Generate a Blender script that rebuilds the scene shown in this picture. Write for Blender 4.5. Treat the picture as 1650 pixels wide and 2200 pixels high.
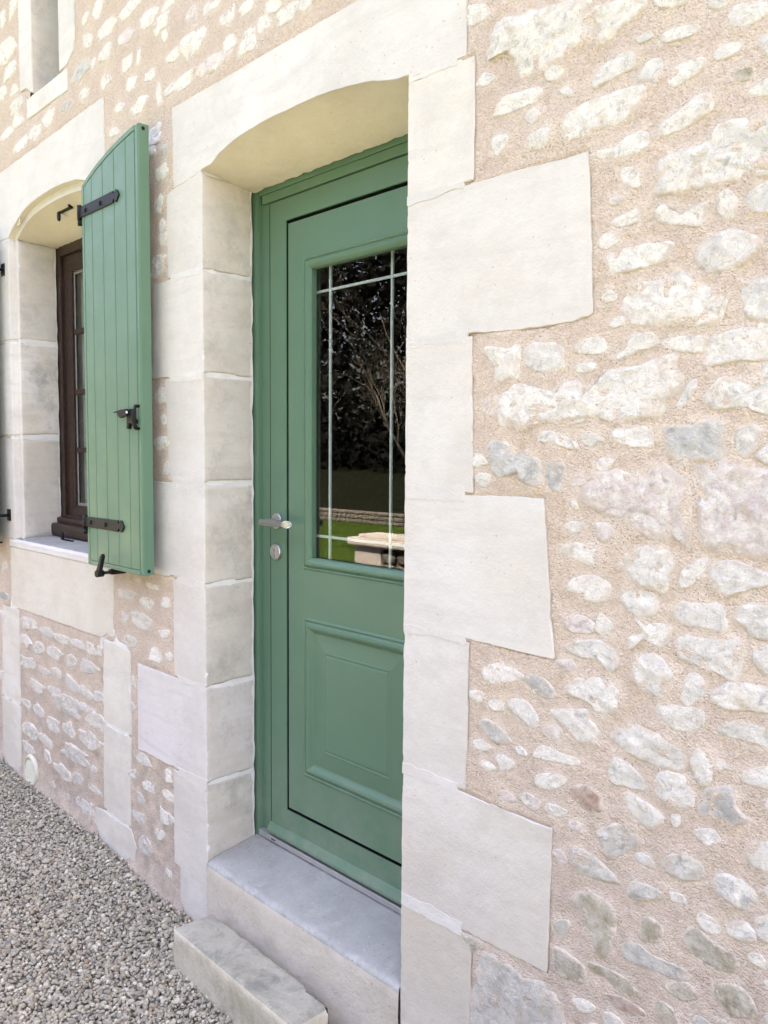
import bpy, bmesh, math, random
import numpy as np
from mathutils import Vector, Matrix
random.seed(3)
S = bpy.context.scene
for o in list(bpy.data.objects): bpy.data.objects.remove(o)

# ---------------------------------------------------------------- camera, sky, sun, exposure
cam_data = bpy.data.cameras.new('camera')
cam_data.sensor_fit = 'HORIZONTAL'; cam_data.sensor_width = 36.0
cam_data.lens = 36.0 * 1720.0 / 1650.0
cam_data.clip_start = 0.05; cam_data.clip_end = 2000
cam = bpy.data.objects.new('camera', cam_data); S.collection.objects.link(cam)
CAMR, CAMU, CAMF = ((0.7057563, 0.7084198, 0.0070358), (-0.0539424, 0.043832, 0.9975816), (-0.7063981, 0.704429, -0.0691485))
cam.matrix_world = Matrix(((CAMR[0], CAMU[0], -CAMF[0], 2.20333), (CAMR[1], CAMU[1], -CAMF[1], -1.38908),
                           (CAMR[2], CAMU[2], -CAMF[2], 1.32520), (0, 0, 0, 1)))
S.camera = cam
SUN_EL, SUN_AZ = 54.0, 14.0          # degrees; azimuth measured from +Y (behind the house) towards +X
world = bpy.data.worlds.new('World'); S.world = world; world.use_nodes = True
wn = world.node_tree; wn.nodes.clear()
sky = wn.nodes.new('ShaderNodeTexSky'); sky.sky_type = 'NISHITA'; sky.sun_disc = False
sky.sun_elevation = math.radians(SUN_EL); sky.sun_rotation = math.radians(SUN_AZ)
sky.air_density = 1.0; sky.dust_density = 6.0; sky.ozone_density = 0.6
bg = wn.nodes.new('ShaderNodeBackground'); bg.inputs['Strength'].default_value = 0.15
wo = wn.nodes.new('ShaderNodeOutputWorld')
wn.links.new(sky.outputs[0], bg.inputs[0]); wn.links.new(bg.outputs[0], wo.inputs[0])
sun_data = bpy.data.lights.new('sun', 'SUN'); sun_data.energy = 4.0; sun_data.angle = math.radians(0.5)
sun_data.color = (1.0, 0.95, 0.87)
sun = bpy.data.objects.new('sun', sun_data); S.collection.objects.link(sun)
_e, _a = math.radians(SUN_EL), math.radians(SUN_AZ)
sun.rotation_euler = Vector((math.sin(_a) * math.cos(_e), math.cos(_a) * math.cos(_e), math.sin(_e))).to_track_quat('Z', 'Y').to_euler()
sun.location = (0, 6, 12)
vs = S.view_settings
vs.view_transform = 'Standard'; vs.look = 'None'; vs.gamma = 1.0; vs.use_curve_mapping = False
vs.exposure = 3.36
vs.use_white_balance = True; vs.white_balance_temperature = 7680; vs.white_balance_tint = 20

# ---------------------------------------------------------------- helpers
COL = S.collection
def hash3(ix, iy, iz, seed):
    h = (ix * 374761393 + iy * 668265263 + iz * 2147483647 + seed * 974634347) & 0xFFFFFFFF
    h = ((h ^ (h >> 13)) * 1274126177) & 0xFFFFFFFF
    h = ((h ^ (h >> 16)) * 2246822519) & 0xFFFFFFFF
    return ((h ^ (h >> 15)) & 0xFFFFFF) / float(0xFFFFFF) * 2 - 1
def vnoise(p, seed=0):
    p = np.asarray(p, float); i = np.floor(p).astype(np.int64); f = p - i; u = f * f * f * (f * (f * 6 - 15) + 10)
    r = 0
    for a in (0, 1):
        wa = u[..., 0] if a else 1 - u[..., 0]
        for b in (0, 1):
            wb = u[..., 1] if b else 1 - u[..., 1]
            for c in (0, 1):
                wc = u[..., 2] if c else 1 - u[..., 2]
                r = r + wa * wb * wc * hash3(i[..., 0] + a, i[..., 1] + b, i[..., 2] + c, seed)
    return r
def fbm(p, seed=0, octv=3):
    p = np.asarray(p, float); r = 0; a = 1.0; t = 0
    for k in range(octv):
        r = r + a * vnoise(p * (2.03 ** k) + 17.3 * k, seed + k * 7); t += a; a *= 0.5
    return r / t

class MB:
    """collects geometry and links it as ONE mesh object"""
    def __init__(s): s.v = []; s.f = []; s.m = []; s.sm = []
    def add(s, verts, faces, mi=0, smooth=False):
        n = len(s.v); s.v.extend([tuple(map(float, q)) for q in verts])
        for k, f in enumerate(faces):
            s.f.append(tuple(i + n for i in f)); s.m.append(mi if isinstance(mi, int) else mi[k])
            s.sm.append(smooth if isinstance(smooth, bool) else smooth[k])
        return s
    def box(s, x0, x1, y0, y1, z0, z1, mi=0, bev=0.0):
        if bev <= 0:
            V = [(x, y, z) for x in (x0, x1) for y in (y0, y1) for z in (z0, z1)]
            F = [(0, 1, 3, 2), (4, 6, 7, 5), (0, 4, 5, 1), (2, 3, 7, 6), (0, 2, 6, 4), (1, 5, 7, 3)]
            return s.add(V, F, mi)
        bm = bmesh.new(); bmesh.ops.create_cube(bm, size=1.0)
        for v in bm.verts:
            v.co = Vector(((x0 + x1) / 2 + v.co.x * (x1 - x0), (y0 + y1) / 2 + v.co.y * (y1 - y0), (z0 + z1) / 2 + v.co.z * (z1 - z0)))
        bmesh.ops.bevel(bm, geom=bm.edges[:], offset=bev, segments=2, affect='EDGES', profile=0.6)
        bm.verts.index_update()
        s.add([v.co[:] for v in bm.verts], [tuple(v.index for v in f.verts) for f in bm.faces], mi); bm.free(); return s
    def tube(s, pts, r, n=10, mi=0, cap=True, rs=None):
        P = [Vector(p) for p in pts]; rings = []
        up = Vector((0.13, 0.31, 0.94))
        for i, p in enumerate(P):
            d = (P[min(i + 1, len(P) - 1)] - P[max(i - 1, 0)]).normalized()
            a = d.cross(up)
            if a.length < 0.05: a = d.cross(Vector((1, 0, 0)))
            a.normalize(); b = d.cross(a); rr = rs[i] if rs else r
            rings.append([p + (a * math.cos(6.28318 * k / n) + b * math.sin(6.28318 * k / n)) * rr for k in range(n)])
        V = [q[:] for R in rings for q in R]; F = []
        for i in range(len(P) - 1):
            for k in range(n): F.append((i * n + k, i * n + (k + 1) % n, (i + 1) * n + (k + 1) % n, (i + 1) * n + k))
        sm = [True] * len(F)
        if cap:
            F.append(tuple(range(n))[::-1]); F.append(tuple((len(P) - 1) * n + k for k in range(n))); sm += [False, False]
        return s.add(V, F, mi, sm)
    def lathe_y(s, cx, cz, prof, n=28, mi=0):
        """prof: list of (radius, y); a turned piece whose axis runs along Y"""
        V = []; F = []
        for r, y in prof:
            for k in range(n): V.append((cx + r * math.cos(6.28318 * k / n), y, cz + r * math.sin(6.28318 * k / n)))
        for i in range(len(prof) - 1):
            for k in range(n): F.append((i * n + k, i * n + (k + 1) % n, (i + 1) * n + (k + 1) % n, (i + 1) * n + k))
        F.append(tuple(range(n))); F.append(tuple((len(prof) - 1) * n + k for k in range(n))[::-1])
        return s.add(V, F, mi)
    def prism(s, poly, y0, y1, mi=0, bev=0.0):
        """(x, z) outline extruded along Y, front edge eased"""
        n = len(poly); rings = []
        A = sum(poly[i][0] * poly[(i + 1) % n][1] - poly[(i + 1) % n][0] * poly[i][1] for i in range(n))
        if A < 0: poly = poly[::-1]
        def inset(d):
            o = []
            for i in range(n):
                p0, p1, p2 = Vector(poly[i - 1]), Vector(poly[i]), Vector(poly[(i + 1) % n])
                a = (p1 - p0).normalized(); b = (p2 - p1).normalized()
                na, nb = Vector((-a.y, a.x)), Vector((-b.y, b.x)); m = na + nb
                if m.length < 1e-6: m = na
                m.normalize(); o.append(p1 + m * d / max(0.5, m.dot(na)))
            return o
        L = ([(inset(bev), y0), (poly, y0 + bev)] if bev > 0 else [(poly, y0)]) + [(poly, y1)]
        V = [(q[0], y, q[1]) for P, y in L for q in P]; F = [tuple(range(n))]
        for i in range(len(L) - 1):
            for k in range(n): F.append((i * n + k, (i + 1) * n + k, (i + 1) * n + (k + 1) % n, i * n + (k + 1) % n))
        F.append(tuple((len(L) - 1) * n + k for k in range(n))[::-1])
        return s.add(V, F, mi)
    def rect_profile(s, x0, x1, z0, z1, prof, mi=0, fill=False):
        """mitred moulding round a rectangle; prof: list of (inset, y)"""
        V = []; F = []
        for d, y in prof: V += [(x0 + d, y, z0 + d), (x1 - d, y, z0 + d), (x1 - d, y, z1 - d), (x0 + d, y, z1 - d)]
        for i in range(len(prof) - 1):
            for k in range(4): F.append((i * 4 + k, i * 4 + (k + 1) % 4, (i + 1) * 4 + (k + 1) % 4, (i + 1) * 4 + k))
        if fill: F.append(tuple((len(prof) - 1) * 4 + k for k in range(4)))
        return s.add(V, F, mi)
    def build(s, name, mats, parent=None, label=None, color=None, recalc=True, attr=None):
        me = bpy.data.meshes.new(name); me.from_pydata(s.v, [], s.f)
        if recalc:
            bm = bmesh.new(); bm.from_mesh(me); bmesh.ops.recalc_face_normals(bm, faces=bm.faces); bm.to_mesh(me); bm.free()
        for m in (mats if isinstance(mats, (list, tuple)) else [mats]): me.materials.append(m)
        me.polygons.foreach_set('material_index', s.m); me.polygons.foreach_set('use_smooth', s.sm)
        if attr:
            for k, vals in attr.items():
                a = me.attributes.new(k, 'FLOAT', 'POINT'); a.data.foreach_set('value', np.asarray(vals, np.float32))
        me.update()
        return link(name, me, parent, label, color)
def link(name, me, parent=None, label=None, color=None):
    o = bpy.data.objects.new(name, me); COL.objects.link(o)
    if parent is not None:
        o.parent = parent; o.matrix_parent_inverse = parent.matrix_world.inverted() if parent.type != 'EMPTY' else Matrix.Translation(-Vector(parent.location))
    if label: o['label'] = label
    if color: o.color = (*color, 1)
    return o
def thing(name, label, cat, loc=(0, 0, 0), group=None):
    o = bpy.data.objects.new(name, None); COL.objects.link(o); o.location = loc; o.empty_display_size = 0.1
    return tag(o, label, cat, group)
def tag(o, label, cat, group=None):
    o['label'] = label; o['category'] = cat
    if group: o['group'] = group
    return o
def np_mesh(name, V, F, mat, parent=None, smooth=False, cols=None):
    """numpy vertices and equal-sized faces -> mesh object, quickly"""
    me = bpy.data.meshes.new(name); k = F.shape[1]
    me.vertices.add(len(V)); me.vertices.foreach_set('co', V.astype(np.float32).ravel())
    me.loops.add(F.size); me.loops.foreach_set('vertex_index', F.astype(np.int32).ravel())
    me.polygons.add(len(F)); me.polygons.foreach_set('loop_start', np.arange(0, F.size, k, dtype=np.int32))
    me.polygons.foreach_set('loop_total', np.full(len(F), k, np.int32))
    me.polygons.foreach_set('use_smooth', np.full(len(F), smooth))
    if cols is not None:
        a = me.color_attributes.new('tint', 'FLOAT_COLOR', 'POINT'); a.data.foreach_set('color', cols.astype(np.float32).ravel())
    me.materials.append(mat); me.update(calc_edges=True); me.validate()
    return link(name, me, parent)

# ---------------------------------------------------------------- materials
def srgb(r, g, b): return tuple(((c / 255 + 0.055) / 1.055) ** 2.4 if c > 10 else c / 255 / 12.92 for c in (r, g, b))
class Mat:
    def __init__(s, name, rough=0.9, spec=0.3):
        s.m = bpy.data.materials.new(name); s.m.use_nodes = True; s.t = s.m.node_tree
        s.b = s.t.nodes['Principled BSDF']; s.b.inputs['Roughness'].default_value = rough
        s.b.inputs['Specular IOR Level'].default_value = spec
        s.co = s.n('ShaderNodeTexCoord').outputs['Object']
    def n(s, typ, ins=None, **props):
        nd = s.t.nodes.new(typ)
        for k, v in props.items(): setattr(nd, k, v)
        for k, v in (ins or {}).items(): s.set(nd.inputs[k], v)
        return nd
    def set(s, sock, v):
        if isinstance(v, bpy.types.NodeSocket): s.t.links.new(v, sock)
        elif isinstance(v, (tuple, list)) and len(v) == 3 and sock.type == 'RGBA': sock.default_value = (*v, 1)
        else: sock.default_value = v
    def map(s, scale=(1, 1, 1), rot=(0, 0, 0), src=None):
        return s.n('ShaderNodeMapping', {'Vector': src or s.co, 'Scale': scale, 'Rotation': rot}).outputs[0]
    def noise(s, scale, detail=3.0, rough=0.55, vec=None, dist=0.0):
        return s.n('ShaderNodeTexNoise', {'Vector': vec or s.co, 'Scale': scale, 'Detail': detail, 'Roughness': rough, 'Distortion': dist}).outputs['Fac']
    def vor(s, scale, vec=None, feat='F1', out='Distance', rnd=1.0):
        return s.n('ShaderNodeTexVoronoi', {'Vector': vec or s.co, 'Scale': scale, 'Randomness': rnd}, feature=feat).outputs[out]
    def ramp(s, fac, a, b, lo=0.0, hi=1.0):
        return s.n('ShaderNodeMapRange', {'Value': fac, 'From Min': a, 'From Max': b, 'To Min': lo, 'To Max': hi}).outputs[0]
    def mix(s, fac, a, b, mode='MIX'):
        nd = s.n('ShaderNodeMix', data_type='RGBA', blend_type=mode)
        s.set(nd.inputs[0], fac); s.set(nd.inputs[6], a); s.set(nd.inputs[7], b); return nd.outputs[2]
    def math(s, op, a, b=0.0):
        nd = s.n('ShaderNodeMath', operation=op); s.set(nd.inputs[0], a); s.set(nd.inputs[1], b); return nd.outputs[0]
    def bump(s, h, dist=0.002, strength=1.0, normal=None):
        i = {'Height': h, 'Distance': dist, 'Strength': strength}
        if normal: i['Normal'] = normal
        return s.n('ShaderNodeBump', i).outputs[0]
    def out(s, col=None, rough=None, normal=None, metal=None):
        if col is not None: s.set(s.b.inputs['Base Color'], col)
        if rough is not None: s.set(s.b.inputs['Roughness'], rough)
        if normal is not None: s.set(s.b.inputs['Normal'], normal)
        if metal is not None: s.b.inputs['Metallic'].default_value = metal
        return s.m

def mortar_mat():
    m = Mat('mortar_render', 0.95, 0.15)
    big = m.ramp(m.noise(1.3, 3, 0.6), 0.38, 0.62)
    c = m.mix(big, (0.64, 0.515, 0.415), (0.635, 0.52, 0.455))
    c = m.mix(m.ramp(m.noise(7, 4, 0.65), 0.42, 0.70, 0, 0.75), c, (0.72, 0.605, 0.50))      # pale lime bloom
    c = m.mix(m.ramp(m.noise(14, 4, 0.7), 0.55, 0.75, 0, 0.35), c, (0.62, 0.47, 0.33))      # ochre patches
    cell = m.vor(210, out='Color')
    sep = m.n('ShaderNodeSeparateColor', {'Color': cell})
    c = m.mix(m.ramp(sep.outputs[0], 0.3, 1.0, 0, 0.5), c, (0.80, 0.69, 0.58))
    c = m.mix(m.ramp(sep.outputs[2], 0.55, 1.0, 0, 0.38), c, (0.44, 0.33, 0.25))             # sand grains
    d = m.vor(150)
    near = m.n('ShaderNodeAttribute', attribute_name='near').outputs['Fac']
    c = m.mix(m.math('MULTIPLY', near, m.ramp(m.noise(30, 4, 0.7), 0.35, 0.65, 0.1, 0.92)), c, (0.75, 0.67, 0.585))   # lime laitance feathered round the stones
    big_grain = m.math('MULTIPLY', m.ramp(sep.outputs[1], 0.84, 0.86), m.ramp(m.vor(210), 0.40, 0.24, 0, 0.75))
    patch = m.ramp(m.noise(9, 2), 0.35, 0.6, 0.25, 1.0)
    c = m.mix(m.math('MULTIPLY', big_grain, patch), c, (0.24, 0.175, 0.135))                # dark grains
    c = m.mix(m.ramp(m.noise(330, 2, 0.6), 0.58, 0.70, 0, 0.5), c, (0.30, 0.22, 0.165))
    c = m.mix(m.ramp(m.noise(2.3, 5, 0.65, m.map((1, 1, 1.8))), 0.50, 0.70, 0, 0.55), c, m.mix(0.5, c, (0.50, 0.385, 0.33)))      # uneven batches of render
    zz = m.n('ShaderNodeSeparateXYZ', {0: m.co}).outputs[2]
    damp = m.math('MULTIPLY', m.ramp(m.math('ADD', zz, m.ramp(m.noise(3, 4, 0.65), 0.3, 0.7, -0.45, 0.45)), 0.75, 0.0), m.ramp(m.noise(13, 5, 0.75), 0.38, 0.62))
    c = m.mix(m.math('MULTIPLY', damp, 0.75), c, (0.385, 0.33, 0.275))                       # splash staining at the foot
    h = m.noise(190, 4, 0.65)
    br = m.noise(1.0, 3, 0.6, m.map((14, 14, 190), (0, math.radians(7), 0)))
    n1 = m.bump(m.math('ADD', m.math('MULTIPLY', h, 0.7), m.math('MULTIPLY', m.ramp(m.vor(230), 0.0, 0.6, 1, 0), 0.5)), 0.0042, 1.0)
    n2 = m.bump(m.math('MULTIPLY', br, m.ramp(m.noise(3.1, 2), 0.45, 0.7)), 0.003, 0.6, n1)
    return m.out(c, None, m.bump(m.noise(38, 3), 0.006, 0.6, n2))
def limestone_mat(name, base, warm, grey, stain):
    m = Mat(name, 0.85, 0.25)
    r = m.n('ShaderNodeObjectInfo').outputs['Random']
    sh = m.n('ShaderNodeVectorMath', {0: m.co, 1: m.n('ShaderNodeCombineXYZ', {'X': m.math('MULTIPLY', r, 37.0), 'Y': m.math('MULTIPLY', r, 11.0), 'Z': m.math('MULTIPLY', r, 23.0)}).outputs[0]}, operation='ADD').outputs[0]
    c = m.mix(m.ramp(m.noise(3.2, 5, 0.65, sh), 0.40, 0.62), base, warm)
    c = m.mix(m.ramp(m.noise(1.0, 4, 0.6, m.map((3, 3, 22), (0, math.radians(12), 0), sh), 0.6), 0.5, 0.66, 0, 0.6), c, m.mix(0.3, warm, grey))   # bedding
    c = m.mix(m.ramp(m.noise(5.5, 6, 0.78, sh), 0.50, 0.68, 0, stain), c, grey)
    c = m.mix(m.ramp(r, 0, 1, 0.0, 0.45), c, m.mix(0.35, warm, grey))
    c = m.mix(m.ramp(m.noise(1.7, 5, 0.7, sh, 0.8), 0.46, 0.68, 0, 0.6), c, m.mix(0.5, warm, grey))
    c = m.mix(m.ramp(m.noise(1.0, 3, 0.7, m.map((60, 60, 240), (0, math.radians(-38), 0), sh)), 0.58, 0.72, 0, 0.25), c, (0.80, 0.79, 0.77))
    c = m.mix(m.ramp(m.noise(120, 3, 0.7), 0.62, 0.72, 0, 0.22 + stain * 0.5), c, grey)
    c = m.mix(1.0, c, m.n('ShaderNodeObjectInfo').outputs['Color'], 'MULTIPLY')
    pit = m.math('MULTIPLY', m.ramp(m.vor(46), 0.14, 0.05), m.ramp(m.noise(8, 2, 0.5, sh), 0.52, 0.60))
    c = m.mix(m.math('MULTIPLY', pit, 0.45), c, (0.2, 0.17, 0.13))
    n1 = m.bump(m.noise(160, 4, 0.7), 0.0012, 0.8)
    n2 = m.bump(m.noise(24, 4, 0.6), 0.004, 0.55, n1)
    return m.out(c, None, m.bump(pit, 0.004, -0.7, n2))
def rubble_mat():
    m = Mat('rubble_stone', 0.8, 0.35)
    oi = m.n('ShaderNodeObjectInfo'); r = oi.outputs['Random']
    off = m.n('ShaderNodeCombineXYZ', {'X': m.math('MULTIPLY', r, 31.0), 'Y': m.math('MULTIPLY', r, 17.0), 'Z': m.math('MULTIPLY', r, 47.0)}).outputs[0]
    sh = m.n('ShaderNodeVectorMath', {0: m.co, 1: off}, operation='ADD').outputs[0]
    tint = oi.outputs['Color']
    wash = oi.outputs['Alpha']                                       # how much old limewash still clings to this stone
    c = m.mix(m.math('MULTIPLY', m.ramp(m.noise(26, 5, 0.65, sh, 0.4), 0.38, 0.60), wash), tint, (0.90, 0.865, 0.80))
    c = m.mix(m.ramp(m.noise(38, 4, 0.7, sh, 0.8), 0.575, 0.68, 0, 0.8), c, m.mix(0.6, tint, (0.30, 0.30, 0.30)))
    c = m.mix(m.ramp(m.noise(17, 3, 0.6, sh), 0.60, 0.74, 0, 0.6), c, (0.55, 0.43, 0.27))
    ck = m.ramp(m.noise(42, 4, 0.75, sh, 1.5), 0.495, 0.505)
    line = m.math('SUBTRACT', 1.0, m.ramp(m.math('ABSOLUTE', m.math('SUBTRACT', m.noise(30, 5, 0.7, sh, 1.2), 0.5)), 0.0, 0.012))
    c = m.mix(m.math('MULTIPLY', line, 0.6), c, (0.25, 0.215, 0.18))
    rim = m.n('ShaderNodeAttribute', attribute_name='rim').outputs['Fac']
    smear = m.math('ADD', rim, m.ramp(m.noise(55, 4, 0.7, sh), 0.3, 0.7, -0.34, 0.34))
    c = m.mix(m.ramp(smear, 0.80, 1.06, 0, 0.95), c, (0.73, 0.635, 0.545))                     # lime mortar smeared over the edge
    c = m.mix(m.ramp(m.noise(300, 2), 0.66, 0.72, 0, 0.4), c, (0.25, 0.2, 0.16))
    n1 = m.bump(m.noise(170, 5, 0.7), 0.002, 0.8)
    n2 = m.bump(m.noise(52, 6, 0.76, sh, 1.0), 0.0075, 1.0, n1)
    return m.out(c, None, m.bump(line, 0.002, -0.6, n2))
def paint_mat():
    m = Mat('green_paint', 0.42, 0.45)
    c = m.mix(m.ramp(m.noise(2.5, 3), 0.35, 0.7), (0.097, 0.198, 0.130), (0.110, 0.216, 0.142))
    c = m.mix(m.ramp(m.noise(60, 4, 0.7), 0.66, 0.8, 0, 0.25), c, (0.16, 0.25, 0.19))
    zz = m.n('ShaderNodeSeparateXYZ', {0: m.co}).outputs[2]
    dust = m.math('MULTIPLY', m.ramp(zz, 0.42, 0.05), m.ramp(m.noise(12, 5, 0.7), 0.35, 0.7))
    c = m.mix(m.math('MULTIPLY', dust, 0.30), c, (0.40, 0.37, 0.31))                        # road dust thrown up at the foot
    return m.out(c, m.ramp(m.noise(9, 5, 0.65), 0.3, 0.7, 0.33, 0.56), m.bump(m.noise(900, 2), 0.0003, 0.5, m.bump(m.noise(26, 2), 0.0008, 0.25)))
def simple(name, col, rough=0.6, spec=0.4, metal=0.0, var=0.12, scale=30, bump=0.0, bs=200):
    m = Mat(name, rough, spec)
    c = m.mix(m.ramp(m.noise(scale, 4, 0.65), 0.35, 0.65), tuple(x * (1 - var) for x in col), tuple(min(1, x * (1 + var)) for x in col))
    return m.out(c, None, m.bump(m.noise(bs, 3, 0.6), bump, 1.0) if bump else None, metal)
def concrete_mat(name, a, b, grain, moss=None, worn=False):
    m = Mat(name, 0.8, 0.3)
    c = m.mix(m.ramp(m.noise(6, 5, 0.65), 0.35, 0.66), a, b)
    c = m.mix(m.ramp(m.noise(22, 5, 0.7), 0.52, 0.72, 0, 0.6), c, grain)
    if moss: c = m.mix(m.ramp(m.noise(9, 6, 0.78, None, 0.5), 0.47, 0.64, 0, 0.9), c, moss)
    if worn:                                                         # lime bloom worn into the front arris
        y = m.n('ShaderNodeSeparateXYZ', {0: m.co}).outputs[1]
        w = m.math('ADD', y, m.ramp(m.noise(9, 5, 0.7), 0.3, 0.7, -0.012, 0.012))
        c = m.mix(m.math('MULTIPLY', m.ramp(w, 0.012, -0.014, 0, 0.6), m.ramp(m.noise(16, 5, 0.7), 0.36, 0.6)), c, (0.60, 0.60, 0.59))
    c = m.mix(m.ramp(m.noise(95, 3, 0.7), 0.60, 0.72, 0, 0.4), c, tuple(x * 0.5 for x in b))
    c = m.mix(m.ramp(m.noise(50, 3, 0.7), 0.64, 0.70, 0, 0.2), c, (0.72, 0.70, 0.64))
    pit = m.math('MULTIPLY', m.ramp(m.vor(55), 0.13, 0.05), m.ramp(m.noise(7, 2), 0.48, 0.58))
    c = m.mix(m.math('MULTIPLY', pit, 0.8), c, (0.10, 0.085, 0.07))
    n1 = m.bump(m.noise(150, 4, 0.7), 0.0016, 0.8)
    return m.out(c, None, m.bump(m.noise(30, 4, 0.65), 0.005, 0.6, n1))
def glass_mat():
    m = bpy.data.materials.new('window_glass'); m.use_nodes = True; t = m.node_tree; t.nodes.clear()
    o = t.nodes.new('ShaderNodeOutputMaterial'); mx = t.nodes.new('ShaderNodeMixShader')
    ge = t.nodes.new('ShaderNodeNewGeometry'); dt = t.nodes.new('ShaderNodeVectorMath'); dt.operation = 'DOT_PRODUCT'
    t.links.new(ge.outputs['Incoming'], dt.inputs[0]); t.links.new(ge.outputs['Normal'], dt.inputs[1])
    def mt(op, a, b):
        q = t.nodes.new('ShaderNodeMath'); q.operation = op
        for i, v in enumerate((a, b)):
            if isinstance(v, bpy.types.NodeSocket): t.links.new(v, q.inputs[i])
            else: q.inputs[i].default_value = v
        return q.outputs[0]
    fr = mt('ADD', mt('MULTIPLY', mt('POWER', mt('SUBTRACT', 1.0, mt('ABSOLUTE', dt.outputs['Value'], 0.0)), 5.0), 0.93), 0.048)   # both faces of double glazing
    tr = t.nodes.new('ShaderNodeBsdfTransparent'); tr.inputs[0].default_value = (0.86, 0.89, 0.87, 1)
    gl = t.nodes.new('ShaderNodeBsdfGlossy'); gl.inputs['Roughness'].default_value = 0.0
    t.links.new(fr, mx.inputs[0]); t.links.new(tr.outputs[0], mx.inputs[1]); t.links.new(gl.outputs[0], mx.inputs[2])
    t.links.new(mx.outputs[0], o.inputs[0]); return m
def pebble_mat():
    m = Mat('pebbles', 0.75, 0.35)
    a = m.n('ShaderNodeAttribute', attribute_name='tint').outputs['Color']
    c = m.mix(m.ramp(m.noise(240, 3, 0.6), 0.4, 0.7, 0, 0.35), a, (0.48, 0.45, 0.40))
    return m.out(c, None, m.bump(m.noise(420, 3), 0.0008, 0.7))

M = dict(
    mortar=mortar_mat(),
    lime=limestone_mat('dressed_limestone', (0.745, 0.735, 0.71), (0.68, 0.64, 0.585), (0.50, 0.49, 0.48), 0.42),
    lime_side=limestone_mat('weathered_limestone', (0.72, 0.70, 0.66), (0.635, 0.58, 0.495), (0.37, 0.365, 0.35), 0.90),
    soffit=limestone_mat('limestone_soffit_bounce', (0.74, 0.69, 0.57), (0.70, 0.63, 0.50), (0.56, 0.51, 0.43), 0.3),  # warm light bounced off the ground is put into this stone colour
    point=simple('lime_pointing', (0.755, 0.745, 0.72), 0.9, 0.2, var=0.05, scale=14, bump=0.0018, bs=150),
    rubble=rubble_mat(),
    paint=paint_mat(),
    iron=simple('black_iron', (0.006, 0.0065, 0.0075), 0.55, 0.28, var=0.3, bump=0.0006, bs=260),
    steel=simple('satin_steel', (0.56, 0.56, 0.56), 0.34, 0.5, 1.0, 0.04),
    rubber=simple('black_gasket_and_gap', (0.008, 0.009, 0.009), 0.7, 0.2),
    wood=simple('dark_stained_wood', (0.036, 0.019, 0.014), 0.45, 0.35, var=0.3, scale=50, bump=0.0006, bs=90),
    glass=glass_mat(),
    bar=simple('pale_glazing_bar', (0.78, 0.80, 0.82), 0.35, 0.5, var=0.04),
    spacer=simple('brown_spacer', (0.10, 0.085, 0.075), 0.6, 0.3),
    slab=concrete_mat('doorstep_concrete', (0.37, 0.368, 0.345), (0.295, 0.295, 0.28), (0.44, 0.43, 0.40), None, True),
    riser=concrete_mat('doorstep_face', (0.62, 0.57, 0.49), (0.53, 0.475, 0.40), (0.64, 0.60, 0.545)),
    step_side=concrete_mat('step_stone_sides', (0.575, 0.53, 0.435), (0.50, 0.45, 0.345), (0.62, 0.585, 0.50), (0.40, 0.365, 0.27)),
    step=concrete_mat('weathered_step_stone', (0.375, 0.355, 0.295), (0.34, 0.315, 0.25), (0.45, 0.425, 0.36), (0.20, 0.205, 0.175)),
    plastic=simple('cream_plastic', (0.60, 0.59, 0.48), 0.45, 0.4, var=0.05),
    seal=simple('grey_glazing_seal', (0.26, 0.265, 0.26), 0.5, 0.3),
    curtain=simple('curtain_cloth', (0.55, 0.56, 0.53), 0.9, 0.1, var=0.1, scale=6),
    dark=simple('unlit_interior', (0.05, 0.045, 0.04), 0.9, 0.1),
    pebble=pebble_mat(),
    soil=concrete_mat('gravel_bed', (0.25, 0.237, 0.20), (0.20, 0.185, 0.155), (0.31, 0.295, 0.26)),
    roof=simple('clay_roof_tile', (0.26, 0.14, 0.09), 0.8, 0.2, var=0.35, scale=9),
    alu=simple('aluminium_rail', (0.50, 0.50, 0.50), 0.42, 0.5, 0.6, 0.06),
    white=simple('white_screw', (0.8, 0.8, 0.78), 0.4, 0.5),
)

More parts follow.
